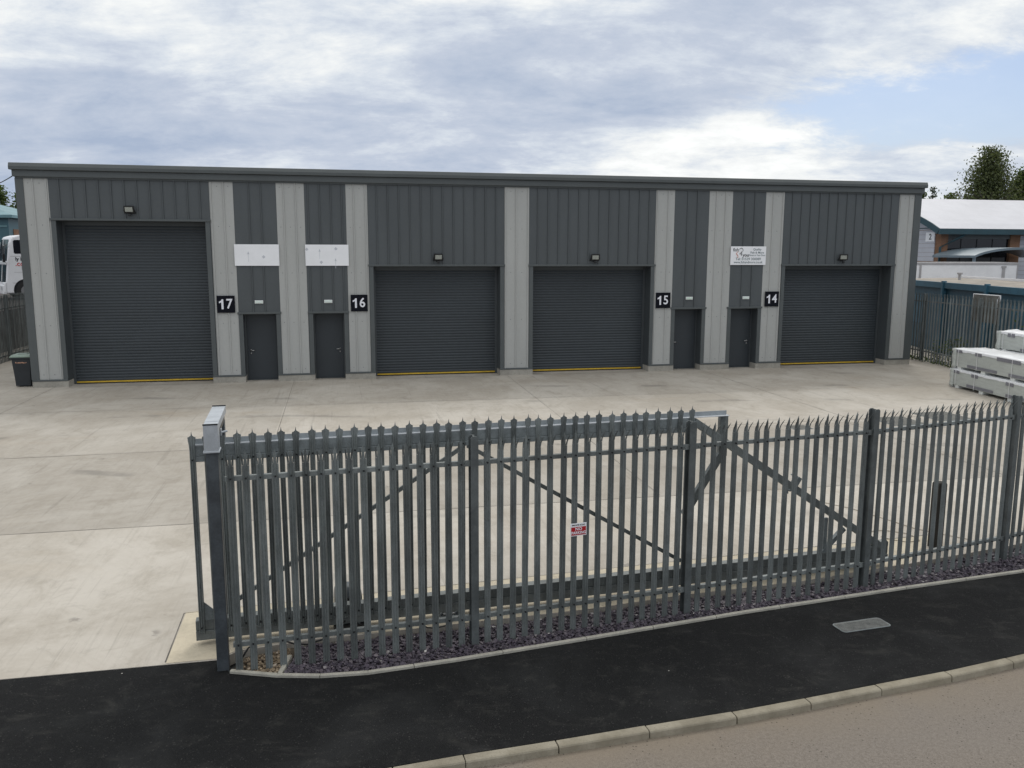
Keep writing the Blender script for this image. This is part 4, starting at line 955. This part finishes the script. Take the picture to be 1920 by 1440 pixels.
b = MB(); b.text('2', .62, Matrix.Translation((-.107, 1.1, 5.84)) @ Matrix(((0, 0, -1, 0), (-1, 0, 0, 0), (0, 1, 0, 0), (0, 0, 0, 1))), 0, .012, .004); b.obj('digit', 'ink_text', sg)
arcc = [(3.1 - 3.9 * math.cos(math.pi * (.16 + .68 * k / 14)) / math.cos(math.pi * .16), 4.45 + 1.12 * (math.sin(math.pi * (.16 + .68 * k / 14)) - math.sin(math.pi * .16))) for k in range(15)]
b = MB(); b.prism(arcc + [(x, z - .16) for x, z in reversed(arcc)], -4.6, -.2, 'y'); cn_ = b.obj('entrance_canopy', 'canopy', t)
for x in (-.6, 6.8): MB().bx(x - .08, x + .08, -4.4, -4.25, 0, 4.33).obj('canopy_post', 'canopy', cn_)

# ------------------------------------------------------------------ left-hand neighbours
structure(MB().prism([(-20.9, 28.0), (-23.6, 42.0), (-25.6, 60), (-30, 95), (-120, 95), (-120, 26)], -.15, 1.82, 'z').obj('bank', 'bank'))
fx = Vector((-.76, -.65, 0)); sxv = Vector((.65, -.76, 0)); oc = Vector((-27.5, 46, 1.82)) - sxv * 1.25 - fx * 5.5
t = thing('coach', 'white coach with dark split windscreen parked on raised ground beyond the left fence', 'coach', oc, math.atan2(fx.y, fx.x))
# local x forward, +y is the side facing the camera
prof = [(-5.5, .35), (-5.5, 3.2), (-5.35, 3.5), (4.7, 3.52), (5.05, 3.42), (5.22, 3.1), (5.38, 2.0), (5.5, 1.0), (5.5, .35)]
b = MB(); b.prism(prof, -1.25, 1.25, 'y'); b.obj('body', 'coach_white', t, bevel=.09, seg=3)
for x0, x1 in ((3.45, 5.02), (1.75, 3.3), (.05, 1.6), (-1.65, -.1), (-3.3, -1.8), (-4.9, -3.45)):
    MB().prism(rrect((x1 - x0) / 2, .37, .09), 1.245, 1.262, 'y', 0, Matrix.Translation(((x0 + x1) / 2, 0, 2.88))).obj('window', 'dark_glass', t)
def screen(z0, z1, x0, x1, hw, hw1, name='windscreen'):
    b = MB(); b.sheet([[(x0 + .012, -hw, z0), (x0 + .05, 0, z0), (x0 + .012, hw, z0)], [(x1 + .012, -hw1, z1), (x1 + .05, 0, z1), (x1 + .012, hw1, z1)]], (.012, 0, 0)); return b.obj(name, 'dark_glass', t)
screen(2.12, 3.28, 5.345, 5.17, 1.12, 1.05); screen(.98, 1.90, 5.49, 5.385, 1.14, 1.12)
b = MB(); b.bx(5.40, 5.47, -1.2, 1.2, 1.93, 2.07); b.bar((5.55, .25, 1.0), (5.28, .15, 3.25), .05, .03, up=(1, 0, 0)); b.obj('windscreen_bar', 'coach_white', t, bevel=.01)
b = MB(); b.tube([(5.52, .9, .98), (5.50, .55, 1.55)], .015, 6); b.tube([(5.52, -.3, .98), (5.50, -.65, 1.55)], .015, 6); b.obj('wiper', 'black_metal', t)
b = MB(); b.bx(5.50, 5.68, -1.22, 1.22, .32, .82); b.prism([(5.50, .40), (5.66, .40), (5.60, .95), (5.50, .98)], .62, 1.24, 'y'); b.prism([(5.50, .40), (5.66, .40), (5.60, .95), (5.50, .98)], -1.24, -.62, 'y'); b.obj('bumper', 'coach_white', t, bevel=.05)
for y in (-.92, .92): MB().prism(rrect(.17, .09, .05), 5.685, 5.70, 'x', 0, Matrix.Translation((0, y, .66))).obj('headlight', 'lens', t)
for x in (4.55, -3.4):
    for y in (-1, 1):
        b = MB(); b.tube([(x, y * .98, .50), (x, y * 1.27, .50)], .50, 24); wl = b.obj('wheel', 'tyre', t, bevel=.03)
        b = MB(); b.tube([(x, y * 1.272, .50), (x, y * 1.285, .50)], .28, 16); b.obj('rim', 'hub', wl)
b = MB()
for x in (4.55, -3.4): b.tube([(x, 1.256 - .02, .52), (x, 1.258, .52)], .62, 28)
b.obj('wheel_arch', 'black_metal', t)
b = MB(); b.bx(-5.3, 5.1, 1.251, 1.257, 1.50, 1.515); b.bx(-5.3, 5.2, 1.251, 1.257, .92, .935); b.bx(-5.3, 5.2, 1.251, 1.256, 2.36, 2.38); b.bx(4.62, 4.70, 1.252, 1.275, 1.62, 1.82); b.obj('panel_line', 'grey_rail', t)
XS = lambda x, z: Matrix.Translation((x, 1.262, z)) @ Matrix(((-1, 0, 0, 0), (0, 0, 1, 0), (0, 1, 0, 0), (0, 0, 0, 1)))
b = MB(); b.text('ly is that', .26, XS(4.98, 2.22), 0, .008, .004, 'LEFT'); b.obj('black_lettering', 'ink_text', t)
b = MB(); b.text('.co.uk', .36, XS(5.0, 1.96), 0, .004, .004, 'LEFT'); b.obj('red_lettering', 'red_text', t)
b = MB(); b.tube([(5.3, 1.2, 3.0), (5.55, 1.42, 2.9), (5.6, 1.48, 2.5)], .03, 6); b.bx(5.50, 5.62, 1.38, 1.56, 2.05, 2.5); b.obj('wing_mirror', 'black_metal', t, bevel=.02)

t = thing('teal_building', 'teal hip-roofed industrial building beyond the white coach', 'building', (-44.2, 75, 1.8), ANG)
b = MB(); b.bx(-30, 0, 0, 14, 0, 5.55); b.obj('wall', 'teal_wall', t)
b = MB(); e = .5; z0 = 5.551; b.add([(-30 - e, -e, z0), (e, -e, z0), (e, 14 + e, z0), (-30 - e, 14 + e, z0), (-24, 7, z0 + 2.0), (-5, 7, z0 + 2.0), (-30 - e, -e, z0 + .25), (e, -e, z0 + .25), (e, 14 + e, z0 + .25), (-30 - e, 14 + e, z0 + .25)],
    [(0, 3, 2, 1), (0, 1, 7, 6), (1, 2, 8, 7), (2, 3, 9, 8), (3, 0, 6, 9), (6, 7, 5, 4), (7, 8, 5), (8, 9, 4, 5), (9, 6, 4)]); b.obj('roof', 'teal_roof', t)
b = MB()
for x in (-3.6, -8.4, -13.2, -18): wn_ = MB().bx(x - 3.2, x, -.04, -.001, 3.4, 4.7).obj('window', 'dark_glass', t)
MB().bx(-29.8, -.1, -.07, -.001, 4.75, 4.90).obj('band', 'teal_roof', t)
MB().bx(.001, .05, 1.0, 3.4, 2.6, 4.6).obj('brick_panel', 'brick', t)

o = MB(); a, c = Vector((-46, 70, 11.5)), Vector((-15.98, 27.75, 6.92)); pts = [a.lerp(c, k / 24) + Vector((0, 0, -1.1 * 4 * (k / 24) * (1 - k / 24))) for k in range(25)]
o.tube(pts, .016, 6); o.tube([pts[-1], (-15.90, 27.62, 6.6), (-15.87, 27.56, 5.9)], .014, 6)
tag(o.obj('overhead_cable', 'cable'), 'thin overhead cable running from the left sky to the warehouse corner', 'cable')
